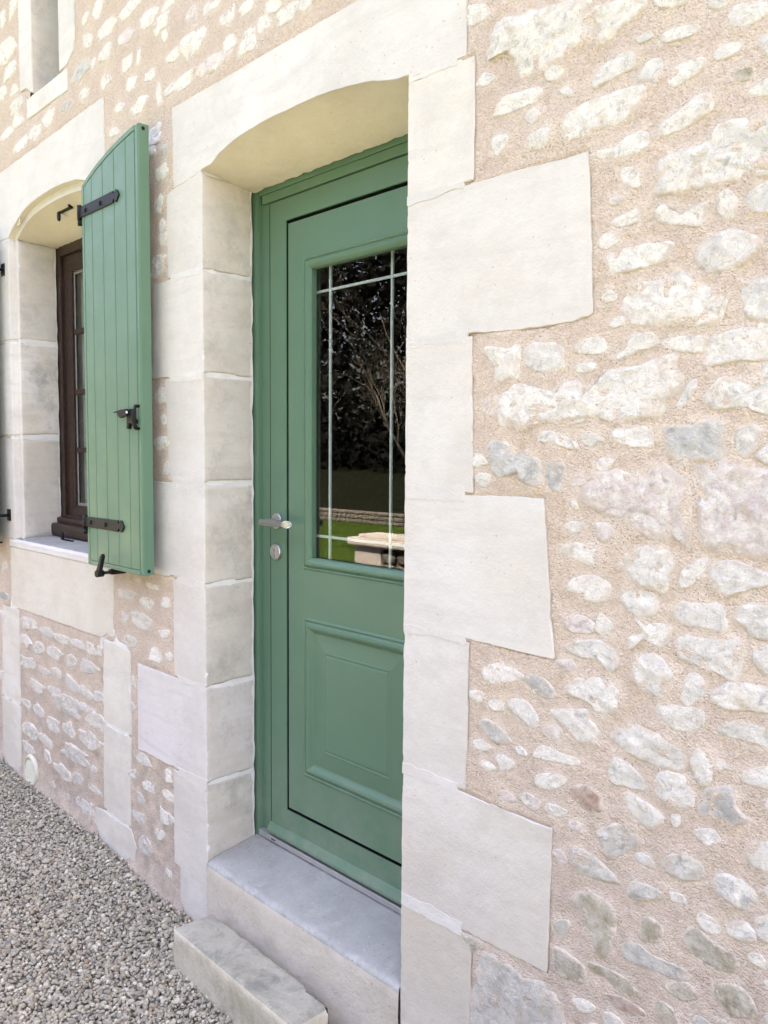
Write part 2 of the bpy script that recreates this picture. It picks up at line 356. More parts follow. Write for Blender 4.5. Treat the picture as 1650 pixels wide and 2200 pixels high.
# outlines of the stones that show in the mortar, x,z in millimetres on the wall plane; w white, g grey, G dark grey, o ochre, p pinkish, r reddish
STONES = [
('w', [1055,2290, 1095,2282, 1114,2259, 1114,2249, 1067,2249, 1053,2262]),
('w', [1131,2214, 1161,2226, 1271,2209, 1342,2196, 1347,2158, 1342,2124, 1292,2108, 1237,2100, 1198,2106, 1182,2144, 1147,2172, 1124,2160, 1123,2192]),
('w', [1364,2174, 1393,2170, 1456,2156, 1461,2137, 1418,2118, 1378,2106, 1373,2142]),
('w', [1500,2072, 1515,2080, 1558,2073, 1565,2059, 1534,2057, 1504,2062]),
('w', [1619,2072, 1641,2076, 1673,2067, 1680,2046, 1655,2039, 1626,2047]),
('g', [1675,2011, 1699,2014, 1718,2005, 1719,1968, 1676,1989]),
('g', [1367,2039, 1379,2057, 1412,2071, 1444,2064, 1450,2041, 1413,2032, 1372,2027]),
('w', [1137,2052, 1149,2072, 1199,2071, 1237,2065, 1243,2044, 1200,2039, 1139,2041]),
('g', [1289,2045, 1307,2049, 1320,2032, 1312,2027]),
('w', [1304,1973, 1312,1993, 1364,2004, 1414,2003, 1453,2002, 1462,1978, 1431,1948, 1383,1948, 1314,1944]),
('w', [1523,2010, 1546,2016, 1577,2009, 1571,1991, 1536,1979, 1518,1985]),
('w', [1500,1901, 1502,1918, 1538,1935, 1572,1951, 1593,1942, 1594,1919, 1560,1905, 1521,1899]),
('w', [1659,1931, 1678,1941, 1720,1940, 1721,1909, 1669,1922]),
('g', [1218,1977, 1249,1985, 1272,1993, 1272,1967, 1259,1947, 1226,1952]),
('g', [1125,1999, 1166,1992, 1161,1973, 1136,1959]),
('w', [1417,1906, 1440,1918, 1471,1918, 1480,1893, 1441,1882, 1380,1894, 1375,1906]),
('w', [1506,1855, 1533,1866, 1589,1868, 1605,1886, 1642,1889, 1723,1869, 1732,1790, 1645,1795, 1578,1791, 1505,1804, 1505,1828]),
('w', [1430,1860, 1458,1857, 1466,1837, 1463,1817, 1435,1837]),
('w', [1412,1770, 1440,1779, 1472,1783, 1469,1762, 1429,1756]),
('w', [1501,1770, 1517,1777, 1544,1754, 1572,1765, 1596,1763, 1593,1747, 1584,1729, 1552,1736, 1526,1741, 1503,1755]),
('w', [1610,1764, 1623,1781, 1643,1760, 1641,1734, 1628,1731, 1614,1743]),
('g', [1662,1759, 1678,1775, 1726,1779, 1729,1726, 1667,1736]),
('o', [1632,1968, 1655,1971, 1662,1953, 1639,1953]),
('w', [1627,2113, 1653,2106, 1660,2084, 1631,2092]),
('w', [1487,2148, 1531,2144, 1546,2115, 1499,2123]),
('w', [1408,1702, 1430,1713, 1493,1714, 1529,1706, 1517,1680, 1471,1674, 1419,1675]),
('g', [1585,1696, 1615,1711, 1648,1706, 1678,1689, 1679,1670, 1650,1649, 1607,1644, 1584,1666]),
('w', [1449,1623, 1462,1646, 1507,1643, 1544,1654, 1580,1629, 1608,1615, 1619,1600, 1610,1568, 1586,1557, 1557,1564, 1459,1577]),
('w', [1396,1634, 1412,1643, 1425,1623, 1398,1622]),
('w', [1628,1596, 1636,1605, 1633,1585, 1624,1563, 1620,1570]),
('g', [1661,1618, 1684,1622, 1733,1623, 1736,1550, 1673,1561, 1661,1595]),
('w', [1115,1554, 1139,1560, 1181,1552, 1203,1563, 1204,1497, 1177,1493, 1146,1491, 1140,1522]),
('g', [1223,1549, 1254,1558, 1306,1545, 1307,1502, 1256,1502, 1221,1520]),
('w', [1338,1542, 1364,1555, 1398,1552, 1405,1532, 1386,1525, 1351,1530]),
('w', [1416,1517, 1448,1529, 1459,1549, 1498,1553, 1507,1531, 1476,1523, 1437,1509]),
('w', [1518,1533, 1547,1541, 1597,1536, 1591,1513, 1552,1516]),
('w', [1599,1495, 1615,1534, 1654,1542, 1742,1531, 1744,1490, 1656,1490, 1616,1488]),
('w', [1155,1421, 1173,1450, 1213,1472, 1242,1471, 1290,1444, 1317,1470, 1353,1472, 1362,1445, 1397,1458, 1408,1491, 1461,1491, 1496,1503, 1530,1504, 1535,1454, 1510,1423, 1492,1402, 1452,1402, 1424,1393, 1381,1406, 1310,1400, 1263,1397, 1224,1384, 1189,1395]),
('g', [1551,1418, 1565,1449, 1582,1465, 1583,1445, 1562,1418]),
('w', [1604,1433, 1624,1459, 1641,1462, 1677,1449, 1739,1455, 1742,1395, 1692,1403, 1659,1414, 1622,1412]),
('w', [1259,1357, 1268,1377, 1306,1374, 1343,1356, 1348,1341, 1311,1349, 1278,1359]),
('w', [1422,1369, 1440,1382, 1492,1381, 1501,1348, 1466,1348, 1437,1356]),
('G', [1531,1359, 1534,1380, 1574,1384, 1602,1392, 1634,1381, 1632,1344, 1626,1324, 1587,1323, 1558,1319, 1536,1337]),
('g', [1657,1347, 1660,1377, 1693,1378, 1691,1347, 1675,1327]),
('w', [1691,1331, 1707,1347, 1737,1353, 1739,1315, 1701,1321]),
('p', [1112,1431, 1130,1460, 1128,1439, 1115,1422]),
('G', [1133,1350, 1159,1358, 1185,1349, 1206,1324, 1230,1341, 1265,1309, 1261,1272, 1227,1271, 1212,1295, 1166,1282, 1144,1298]),
('G', [1280,1309, 1317,1313, 1313,1262, 1285,1265]),
('p', [1368,1248, 1389,1288, 1443,1296, 1483,1290, 1521,1312, 1559,1292, 1574,1282, 1578,1183, 1559,1181, 1555,1206, 1533,1179, 1502,1183, 1470,1197, 1437,1214, 1412,1216]),
('p', [1594,1293, 1629,1314, 1679,1308, 1746,1286, 1750,1186, 1675,1167, 1648,1171, 1610,1178, 1601,1227, 1596,1261]),
('w', [1339,1239, 1350,1240, 1355,1223, 1342,1226]),
('w', [1317,1135, 1335,1152, 1379,1156, 1401,1146, 1413,1124, 1398,1115, 1363,1119]),
('g', [1458,1125, 1464,1144, 1507,1159, 1545,1151, 1550,1116, 1544,1082, 1513,1086, 1477,1097]),
('w', [1566,1107, 1576,1129, 1611,1150, 1612,1130, 1588,1099, 1570,1095]),
('g', [1622,1138, 1662,1149, 1702,1136, 1746,1127, 1703,1109, 1671,1098, 1648,1089, 1626,1107]),
('w', [1335,1064, 1346,1081, 1385,1094, 1420,1086, 1425,1067, 1413,1049, 1365,1044, 1382,1058, 1342,1057]),
('g', [1454,1052, 1470,1075, 1510,1078, 1526,1054, 1515,1031, 1483,1032]),
('g', [1558,1044, 1574,1068, 1614,1070, 1638,1073, 1649,1047, 1646,1026, 1612,1027, 1576,1029]),
('g', [1664,1053, 1682,1076, 1717,1078, 1754,1083, 1756,1031, 1700,1024, 1683,1039]),
('p', [1332,995, 1361,1012, 1392,1001, 1393,983, 1362,976, 1339,980]),
('w', [1399,1002, 1409,1021, 1439,1000, 1419,983, 1401,986]),
('w', [1473,987, 1492,1009, 1484,1022, 1515,1020, 1550,1018, 1547,988, 1525,977, 1501,988, 1477,965]),
('g', [1568,970, 1576,1004, 1616,1007, 1667,1016, 1681,994, 1676,945, 1656,944, 1635,954, 1600,958]),
('g', [1698,987, 1707,1005, 1751,1016, 1753,961, 1715,966]),
('g', [1333,943, 1358,959, 1411,968, 1445,951, 1450,921, 1425,916, 1416,934, 1368,929]),
('w', [1485,920, 1490,948, 1529,963, 1552,945, 1564,925, 1539,889, 1504,894]),
('w', [1121,848, 1148,871, 1180,877, 1232,864, 1201,845, 1149,831]),
('G', [1237,858, 1261,872, 1296,858, 1310,836, 1287,827, 1252,840]),
('w', [1340,851, 1356,879, 1395,893, 1438,888, 1460,865, 1444,835, 1410,827, 1388,841]),
('g', [1576,899, 1586,933, 1611,938, 1619,912, 1595,881, 1580,885]),
('w', [1633,911, 1667,939, 1703,940, 1760,939, 1761,906, 1698,898, 1658,892]),
('g', [1194,798, 1217,811, 1248,806, 1268,781, 1259,759, 1229,771, 1200,782]),
('g', [1530,859, 1539,876, 1573,876, 1617,875, 1607,844, 1575,832, 1548,841]),
('g', [1307,802, 1334,813, 1380,824, 1393,807, 1407,794, 1408,767, 1372,757, 1335,780]),
('G', [1118,731, 1139,745, 1172,736, 1199,712, 1157,701]),
('g', [1642,850, 1669,870, 1706,872, 1762,870, 1764,840, 1700,843, 1663,844]),
('g', [1447,786, 1479,816, 1529,816, 1582,796, 1583,767, 1553,754, 1499,760, 1466,769]),
('w', [1264,700, 1283,724, 1327,722, 1374,716, 1354,704, 1278,697]),
('g', [1434,720, 1453,745, 1482,738, 1515,708, 1492,697, 1445,696]),
('g', [1532,718, 1545,745, 1579,749, 1605,723, 1602,697, 1573,685, 1542,695]),
('w', [1599,780, 1611,808, 1635,798, 1671,786, 1644,782, 1633,748, 1613,750]),
('w', [1687,780, 1712,800, 1769,820, 1771,778, 1706,770]),
('G', [1620,711, 1637,745, 1672,752, 1681,723, 1701,705, 1679,693, 1647,695, 1619,686]),
('g', [1471,681, 1492,684, 1547,662, 1526,629, 1484,650]),
('w', [1268,657, 1312,675, 1344,670, 1313,642, 1274,635]),
('r', [1350,653, 1396,672, 1427,636, 1392,624, 1361,638]),
('G', [1418,587, 1447,611, 1494,622, 1500,593, 1449,543, 1429,559]),
('G', [1359,524, 1379,536, 1420,528, 1460,502, 1421,491, 1370,490]),
('G', [1554,587, 1593,605, 1622,595, 1619,568, 1577,556, 1555,565]),
('g', [1703,654, 1732,680, 1775,684, 1776,638, 1719,628]),
('g', [1644,566, 1663,594, 1705,594, 1721,572, 1699,547, 1672,552]),
('G', [1484,489, 1498,516, 1552,516, 1539,498, 1494,481]),
('o', [1364,426, 1402,451, 1452,444, 1458,418, 1445,348, 1426,334, 1410,365, 1393,400]),
('G', [1320,359, 1347,375, 1357,370, 1342,339, 1326,342]),
('o', [1514,447, 1527,457, 1554,447, 1546,417, 1510,410]),
('G', [1478,373, 1501,397, 1538,387, 1596,387, 1592,364, 1539,360, 1489,354]),
('o', [1598,449, 1614,473, 1655,462, 1687,452, 1684,426, 1649,421, 1607,431]),
('o', [1319,299, 1354,306, 1391,290, 1387,259, 1344,253, 1328,264]),
('o', [1401,309, 1436,316, 1480,314, 1509,296, 1476,284, 1442,295, 1412,295]),
('r', [1443,263, 1481,273, 1524,267, 1510,254, 1468,248]),
('o', [1546,297, 1568,304, 1595,282, 1556,262]),
('o', [1658,384, 1689,403, 1717,392, 1725,368, 1691,346, 1667,359]),
('g', [1674,503, 1700,523, 1723,509, 1709,490, 1678,489]),
('o', [1567,343, 1601,364, 1622,353, 1606,332, 1576,330]),
('w', [1367,210, 1393,228, 1419,222, 1394,200]),
('g', [1608,653, 1640,668, 1656,653, 1633,636]),
('w', [1565,668, 1582,675, 1582,657, 1570,650]),
('g', [1722,537, 1772,566, 1774,512, 1731,508]),
('G', [1127,179, 1171,211, 1244,204, 1318,205, 1326,100, 1124,-11]),
('w', [-657,2907, -645,2919, -629,2944, -643,2952, -684,2966, -703,2951, -718,2938, -712,2923, -691,2902]),
('w', [-490,2828, -436,2827, -386,2837, -353,2850, -385,2862, -429,2871, -475,2865, -513,2858, -504,2840]),
('w', [-251,2776, -269,2790, -296,2796, -360,2791, -369,2775, -364,2760, -344,2745, -302,2743, -267,2754]),
('w', [-669,2859, -678,2845, -660,2822, -626,2816, -573,2820, -564,2832, -538,2847, -568,2869, -605,2871]),
('g', [-763,2926, -755,2933, -753,2945, -759,2958, -783,2958, -794,2952, -804,2943, -800,2921, -781,2921]),
('p', [-427,2752, -408,2767, -430,2775, -447,2788, -481,2787, -523,2786, -521,2764, -511,2753, -466,2744]),
('g', [-662,2779, -674,2762, -669,2747, -642,2742, -604,2736, -588,2756, -572,2770, -587,2790, -623,2791]),
('g', [-737,2741, -723,2742, -715,2744, -710,2752, -700,2766, -708,2778, -722,2775, -735,2776, -741,2759]),
('g', [-775,2884, -793,2877, -801,2854, -791,2846, -777,2834, -747,2828, -726,2852, -733,2866, -762,2882]),
('w', [-490,2700, -497,2675, -499,2660, -472,2652, -446,2660, -437,2673, -433,2685, -438,2699, -466,2696]),
('w', [-371,2654, -371,2668, -369,2691, -376,2691, -388,2692, -394,2668, -396,2658, -394,2644, -381,2651]),
('G', [-867,2777, -903,2760, -870,2741, -824,2736, -785,2749, -753,2759, -755,2786, -790,2797, -846,2793]),
('w', [-118,2612, -143,2619, -194,2611, -200,2603, -193,2591, -173,2585, -148,2582, -120,2590, -125,2600]),
('w', [0,2607, -32,2626, -78,2630, -109,2622, -115,2600, -81,2565, -60,2557, -3,2567, 4,2590]),
('w', [-14,2599, -9,2589, 17,2578, 26,2590, 34,2600, 33,2612, 15,2627, 0,2622, -17,2625]),
('w', [-210,2694, -222,2696, -232,2678, -223,2672, -218,2662, -205,2659, -192,2670, -196,2682, -200,2698]),
('w', [-208,2747, -248,2751, -271,2734, -280,2719, -267,2696, -235,2703, -205,2707, -192,2722, -183,2744]),
('p', [-17,2654, -19,2681, -20,2693, -37,2708, -68,2699, -75,2683, -68,2663, -54,2656, -34,2653]),
('p', [-21,2491, 18,2480, 87,2476, 116,2484, 167,2500, 140,2515, 57,2524, 8,2519, -22,2509]),
('w', [-118,2478, -47,2484, -43,2500, -21,2514, -47,2522, -108,2520, -125,2518, -175,2502, -162,2490]),
('g', [-217,2500, -206,2488, -175,2487, -156,2492, -143,2499, -148,2509, -164,2517, -190,2514, -215,2508]),
('g', [-272,2515, -271,2502, -261,2477, -247,2474, -235,2479, -237,2515, -244,2535, -258,2547, -265,2542]),
('w', [-342,2601, -342,2587, -347,2576, -323,2573, -306,2567, -281,2576, -280,2586, -289,2604, -319,2599]),
('w', [-438,2516, -425,2495, -403,2485, -354,2493, -346,2503, -329,2518, -338,2530, -383,2535, -410,2520]),
('g', [-781,2661, -768,2671, -754,2683, -781,2693, -809,2696, -834,2690, -843,2678, -832,2663, -808,2661]),
('g', [-644,2643, -608,2653, -586,2659, -596,2676, -608,2687, -623,2693, -652,2689, -659,2665, -652,2649]),
('w', [-475,2590, -464,2581, -450,2577, -421,2579, -409,2592, -395,2608, -425,2618, -459,2623, -468,2606]),
('G', [-916,2690, -966,2694, -991,2688, -1016,2680, -1008,2670, -963,2665, -935,2668, -915,2673, -908,2680]),
('w', [-1131,2644, -1099,2658, -1088,2667, -1067,2693, -1093,2704, -1140,2708, -1186,2691, -1182,2675, -1161,2657]),
('g', [-1269,2630, -1212,2646, -1211,2664, -1206,2679, -1246,2683, -1292,2691, -1326,2670, -1344,2657, -1305,2642]),
('w', [-1353,2664, -1368,2678, -1427,2673, -1470,2667, -1497,2658, -1503,2642, -1441,2630, -1378,2635, -1356,2652]),
('w', [-1504,2747, -1531,2760, -1570,2764, -1621,2754, -1655,2749, -1657,2736, -1591,2724, -1547,2725, -1498,2736]),
('w', [-1481,2740, -1447,2734, -1402,2740, -1388,2762, -1420,2776, -1445,2798, -1480,2795, -1502,2770, -1507,2754]),
('g', [-1394,2824, -1399,2847, -1462,2856, -1483,2855, -1531,2842, -1515,2819, -1525,2806, -1477,2799, -1407,2813]),
('g', [-1492,3022, -1567,3021, -1589,2996, -1595,2980, -1596,2964, -1541,2964, -1486,2967, -1457,2985, -1450,3000]),
('w', [-1483,3057, -1451,3069, -1471,3100, -1519,3132, -1585,3133, -1666,3122, -1668,3087, -1642,3063, -1573,3040]),
('g', [-1510,3235, -1512,3200, -1476,3204, -1441,3216, -1414,3234, -1407,3260, -1452,3267, -1503,3276, -1507,3249]),
('g', [-1555,3233, -1560,3256, -1582,3269, -1625,3264, -1636,3238, -1638,3222, -1607,3203, -1592,3194, -1571,3212]),
('w', [-163,2755, -146,2766, -155,2772, -180,2783, -200,2779, -221,2771, -230,2765, -217,2753, -189,2755]),
('w', [88,2656, 104,2658, 130,2667, 122,2678, 96,2677, 72,2677, 50,2676, 39,2664, 71,2659]),
('w', [113,2599, 139,2585, 159,2573, 176,2594, 182,2602, 180,2628, 160,2626, 134,2619, 109,2617]),
('w', [248,2613, 218,2613, 201,2602, 215,2592, 213,2581, 256,2579, 272,2586, 275,2598, 274,2607]),
('w', [288,2508, 280,2530, 236,2530, 222,2515, 196,2496, 205,2475, 248,2473, 287,2469, 287,2490]),
('g', [46,2687, 34,2685, 17,2679, 20,2667, 20,2657, 35,2654, 51,2655, 54,2664, 50,2676]),
('g', [-590,2463, -576,2461, -536,2460, -528,2466, -547,2481, -555,2489, -578,2490, -598,2486, -610,2477]),
('g', [-527,2531, -495,2537, -485,2546, -506,2555, -522,2563, -542,2558, -562,2550, -549,2540, -547,2534]),
('w', [-1589,2909, -1578,2919, -1582,2947, -1601,2950, -1627,2956, -1644,2942, -1657,2919, -1638,2907, -1615,2894]),
('g', [-1511,2903, -1528,2894, -1511,2881, -1479,2880, -1438,2884, -1445,2900, -1455,2910, -1483,2922, -1501,2919]),
('w', [332,2571, 333,2558, 327,2547, 347,2542, 368,2535, 399,2537, 399,2560, 389,2568, 362,2578]),
('w', [448,2531, 400,2530, 376,2518, 398,2504, 391,2492, 434,2487, 459,2496, 466,2509, 474,2521]),
('g', [483,2498, 495,2493, 525,2494, 528,2508, 526,2514, 514,2522, 490,2521, 474,2510, 477,2504]),
('w', [339,2502, 352,2511, 355,2525, 343,2537, 323,2544, 306,2543, 294,2528, 294,2515, 306,2504]),
('w', [178,2547, 149,2552, 133,2545, 122,2535, 121,2518, 142,2511, 187,2514, 196,2523, 187,2535]),
('g', [-259,2384, -255,2393, -243,2407, -256,2420, -278,2413, -314,2411, -319,2395, -308,2388, -283,2381]),
('w', [-256,2357, -247,2372, -240,2384, -258,2390, -297,2395, -322,2390, -343,2378, -325,2366, -301,2359]),
('w', [-210,2235, -198,2254, -211,2266, -218,2281, -256,2273, -280,2269, -277,2250, -274,2240, -243,2229]),
('w', [-273,2130, -257,2129, -244,2143, -230,2168, -247,2185, -263,2178, -279,2174, -292,2152, -291,2137]),
('g', [-259,2049, -245,2045, -222,2034, -213,2058, -218,2078, -231,2098, -249,2103, -261,2087, -261,2067]),
('G', [-197,2311, -197,2322, -198,2337, -212,2339, -240,2334, -245,2322, -242,2315, -234,2306, -209,2306]),
('g', [-276,2328, -286,2344, -295,2354, -315,2352, -339,2348, -335,2333, -331,2313, -307,2318, -294,2317]),
('w', [-264,2037, -254,2022, -233,2017, -221,2025, -202,2037, -205,2050, -215,2062, -246,2062, -269,2048]),
('w', [-233,1989, -262,1992, -293,1991, -307,1980, -303,1966, -270,1958, -237,1961, -227,1972, -216,1981]),
('g', [-321,1931, -293,1920, -266,1920, -244,1932, -227,1947, -252,1963, -286,1969, -310,1966, -310,1950]),
('g', [-259,1551, -299,1538, -305,1527, -295,1508, -282,1499, -240,1501, -207,1505, -216,1529, -232,1544]),
('g', [-268,1454, -260,1444, -255,1431, -243,1429, -230,1428, -210,1433, -223,1443, -236,1453, -245,1460]),
('w', [-314,1375, -320,1365, -306,1355, -285,1341, -238,1350, -205,1366, -220,1384, -263,1387, -293,1384]),
('g', [-237,1260, -219,1260, -209,1279, -212,1287, -221,1303, -240,1298, -251,1288, -254,1274, -258,1258]),
('w', [-589,814, -588,798, -528,798, -488,799, -480,808, -456,822, -504,830, -541,827, -590,823]),
('g', [-428,807, -425,795, -408,786, -378,774, -352,780, -338,796, -329,806, -357,821, -396,818]),
('w', [-278,803, -251,803, -233,803, -217,815, -220,826, -223,836, -256,837, -265,828, -269,819]),
('w', [-558,712, -548,702, -531,708, -523,724, -528,734, -542,738, -563,742, -565,730, -564,719]),
('w', [-343,740, -379,751, -430,758, -493,749, -481,732, -484,717, -444,702, -392,701, -362,719]),
('g', [-231,706, -226,715, -235,725, -264,721, -280,719, -300,712, -285,705, -279,695, -248,696]),
('w', [-535,656, -550,642, -565,631, -531,623, -502,621, -475,625, -463,640, -460,654, -501,659]),
('w', [-282,634, -295,644, -314,650, -347,646, -356,631, -367,599, -340,602, -313,600, -282,606]),
('g', [-214,647, -230,652, -235,648, -250,642, -251,626, -236,620, -219,620, -208,631, -208,637]),
('w', [-328,873, -348,876, -379,871, -368,862, -353,857, -321,857, -291,859, -295,866, -294,874]),
('w', [-426,867, -430,875, -432,880, -453,883, -471,881, -470,875, -469,870, -452,865, -445,868]),
('g', [-502,511, -511,504, -505,488, -499,481, -490,470, -475,470, -470,481, -476,498, -489,513]),
('g', [-472,395, -475,407, -491,412, -503,416, -513,409, -509,396, -504,376, -490,380, -481,384]),
('w', [-1377,550, -1364,569, -1386,585, -1461,588, -1513,583, -1550,566, -1540,543, -1502,530, -1436,539]),
('g', [-1236,575, -1280,569, -1322,562, -1340,550, -1288,534, -1248,535, -1214,543, -1187,550, -1197,563]),
('w', [-1185,559, -1174,550, -1162,540, -1100,531, -1065,535, -1032,543, -1017,558, -1072,566, -1110,565]),
('w', [-1011,544, -979,541, -943,541, -901,539, -896,555, -909,570, -940,572, -983,568, -1012,561]),
('w', [-803,566, -813,578, -864,577, -868,560, -867,543, -848,530, -814,534, -784,537, -776,548]),
('w', [-1559,478, -1560,461, -1513,456, -1476,445, -1450,467, -1426,472, -1454,491, -1496,502, -1543,494]),
('g', [-1320,450, -1298,468, -1320,490, -1370,493, -1392,479, -1411,468, -1409,443, -1374,436, -1349,441]),
('w', [-1264,468, -1257,456, -1190,450, -1153,446, -1132,467, -1105,486, -1162,498, -1195,503, -1247,487]),
('w', [-744,577, -757,578, -776,577, -778,568, -775,551, -761,542, -749,541, -735,547, -743,560]),
('g', [-1000,453, -972,465, -974,486, -1010,499, -1041,493, -1060,481, -1058,468, -1058,454, -1031,443]),
('w', [-1564,355, -1480,349, -1459,358, -1406,366, -1398,390, -1436,406, -1485,398, -1549,400, -1543,376]),
('g', [-909,502, -915,483, -936,459, -903,447, -838,456, -794,472, -760,483, -804,495, -851,503]),
('g', [-1313,385, -1349,387, -1355,373, -1361,364, -1321,362, -1285,360, -1251,366, -1231,379, -1275,386]),
('g', [-1209,379, -1184,374, -1142,371, -1123,385, -1130,398, -1142,407, -1176,410, -1221,400, -1212,386]),
('w', [-1073,372, -1059,356, -1011,349, -990,347, -952,366, -974,389, -1007,397, -1054,408, -1074,397]),
('w', [-1296,302, -1354,305, -1432,311, -1459,291, -1444,280, -1421,261, -1366,258, -1331,267, -1325,281]),
('w', [-1263,307, -1238,294, -1216,288, -1138,289, -1095,299, -1111,312, -1128,321, -1176,323, -1232,320]),
('w', [-840,374, -876,383, -917,391, -944,380, -963,369, -968,355, -902,352, -853,343, -827,363]),
('w', [-807,353, -771,356, -750,364, -733,367, -731,389, -753,392, -778,396, -802,389, -815,372]),
('g', [-1065,237, -974,238, -945,270, -916,295, -963,312, -1090,316, -1156,297, -1215,284, -1169,242]),
('w', [-1501,198, -1562,191, -1558,176, -1544,171, -1500,163, -1478,161, -1457,177, -1452,182, -1470,195]),
('w', [-1431,184, -1428,169, -1384,161, -1343,157, -1312,164, -1310,182, -1328,197, -1374,207, -1399,201]),
('w', [-919,318, -952,308, -943,293, -896,285, -853,286, -822,288, -789,301, -842,315, -879,316]),
('w', [-1739,810, -1752,804, -1762,793, -1760,783, -1748,774, -1722,779, -1704,779, -1709,799, -1715,805]),
('G', [-1698,660, -1734,665, -1769,671, -1811,655, -1805,642, -1787,631, -1733,633, -1699,641, -1691,653]),
('w', [-1846,262, -1847,234, -1834,230, -1816,226, -1801,238, -1793,261, -1786,275, -1814,273, -1837,276]),
('w', [-1800,534, -1786,530, -1769,542, -1768,553, -1779,571, -1792,574, -1807,578, -1817,562, -1806,546]),
('w', [-1216,181, -1252,180, -1277,159, -1278,148, -1251,125, -1191,126, -1150,140, -1166,161, -1149,181]),
('w', [-990,163, -1014,185, -1039,207, -1064,199, -1105,187, -1117,168, -1104,156, -1067,150, -1019,142]),
('w', [-850,218, -897,204, -949,197, -946,166, -883,144, -840,138, -800,157, -747,190, -796,197]),
('w', [-1499,33, -1425,19, -1405,38, -1376,57, -1392,77, -1443,98, -1514,88, -1567,64, -1562,43]),
('w', [-1262,38, -1240,47, -1245,70, -1273,84, -1307,88, -1342,84, -1386,68, -1366,50, -1320,46]),
('w', [-1429,-31, -1443,-13, -1483,-4, -1509,-3, -1564,-8, -1561,-29, -1545,-46, -1524,-51, -1479,-51]),
('g', [-950,52, -862,66, -904,92, -885,108, -984,115, -1077,109, -1093,83, -1129,59, -1055,46]),
('w', [-1246,-8, -1264,14, -1290,19, -1306,18, -1313,-8, -1308,-24, -1289,-30, -1262,-34, -1244,-20]),
('g', [-1054,-12, -1130,4, -1169,-10, -1210,-19, -1209,-39, -1150,-47, -1105,-61, -1050,-53, -1030,-23]),
('g', [-936,-19, -917,-4, -947,8, -1001,9, -1018,-8, -1030,-27, -1009,-43, -971,-39, -946,-36]),
('w', [-846,70, -849,54, -833,53, -808,55, -802,62, -800,75, -815,80, -828,82, -844,77]),
('w', [-799,-2, -830,1, -869,-3, -866,-15, -865,-21, -830,-25, -806,-26, -760,-22, -766,-9]),
('g', [-1066,-137, -1061,-128, -1060,-121, -1060,-111, -1081,-110, -1089,-116, -1099,-121, -1093,-136, -1080,-138]),
('w', [-855,-103, -877,-92, -922,-88, -971,-91, -995,-112, -989,-126, -942,-128, -897,-129, -868,-116]),
('w', [-770,305, -818,302, -848,287, -888,259, -857,241, -789,244, -752,238, -727,273, -717,288]),
('w', [-1245,-109, -1259,-116, -1256,-128, -1246,-137, -1221,-134, -1205,-130, -1201,-117, -1216,-111, -1228,-103]),
('w', [-872,-117, -863,-135, -851,-140, -839,-140, -829,-116, -833,-91, -845,-82, -859,-80, -872,-103]),
('w', [-355,211, -381,227, -400,238, -435,241, -454,230, -478,217, -451,203, -409,202, -386,205]),
('g', [-540,134, -515,130, -505,128, -486,129, -471,142, -473,150, -480,165, -509,157, -525,151]),
('w', [-260,193, -244,188, -231,191, -215,197, -219,211, -223,228, -239,234, -264,228, -261,211]),
('w', [-412,117, -378,114, -332,121, -339,129, -339,144, -349,149, -393,151, -408,143, -424,133]),
('g', [-472,72, -467,61, -440,51, -415,57, -408,69, -416,75, -429,83, -451,89, -467,81]),
('w', [-195,130, -203,145, -221,153, -249,157, -281,148, -281,135, -265,126, -242,121, -214,125]),
('g', [-487,-22, -461,-26, -435,-26, -416,-18, -422,-2, -421,15, -464,9, -504,6, -506,-10]),
('g', [-226,79, -266,76, -301,85, -303,57, -302,42, -291,26, -245,36, -223,50, -209,57]),
('g', [-342,-23, -340,-29, -324,-43, -296,-39, -287,-31, -277,-19, -279,-4, -303,-1, -330,-8]),
('g', [-398,-131, -371,-122, -355,-95, -370,-80, -408,-58, -441,-74, -449,-82, -465,-109, -428,-134]),
('g', [-268,-139, -265,-146, -249,-152, -241,-155, -224,-147, -224,-140, -234,-130, -248,-130, -261,-126]),
('w', [1140,780, 1151,771, 1169,771, 1182,777, 1182,786, 1177,796, 1159,794, 1144,790]),
('p', [1335,894, 1349,899, 1361,904, 1354,912, 1346,920, 1331,916, 1315,911, 1324,901]),
('w', [1088,1323, 1086,1311, 1099,1303, 1113,1307, 1128,1312, 1121,1324, 1113,1334, 1097,1332]),
('g', [1163,665, 1171,654, 1181,642, 1199,650, 1210,657, 1210,669, 1194,675, 1174,676]),
('G', [1117,32, 1106,28, 1097,22, 1102,13, 1114,10, 1124,14, 1132,20, 1125,26]),
('p', [1230,605, 1230,593, 1245,584, 1266,581, 1278,593, 1280,606, 1262,611, 1245,612]),
('g', [1474,228, 1451,230, 1437,218, 1442,204, 1450,192, 1467,193, 1484,199, 1485,215]),
('w', [1728,478, 1716,473, 1710,465, 1714,457, 1727,456, 1740,455, 1744,464, 1738,471]),
('p', [1252,2237, 1271,2237, 1280,2249, 1279,2262, 1266,2271, 1246,2272, 1242,2258, 1241,2246]),
('w', [1287,2092, 1276,2102, 1258,2099, 1255,2086, 1257,2076, 1269,2070, 1287,2069, 1298,2082]),
('p', [1207,597, 1192,601, 1178,594, 1185,585, 1192,579, 1206,579, 1216,585, 1216,592]),
('o', [1112,195, 1118,207, 1122,219, 1108,230, 1089,225, 1071,216, 1075,200, 1095,196]),
('g', [1365,1352, 1380,1347, 1392,1354, 1406,1361, 1393,1368, 1381,1372, 1363,1372, 1356,1362]),
('p', [1304,747, 1318,748, 1326,757, 1327,769, 1312,779, 1298,770, 1283,763, 1287,750]),
('g', [1106,1288, 1092,1280, 1101,1269, 1112,1259, 1128,1264, 1133,1274, 1135,1284, 1121,1289]),
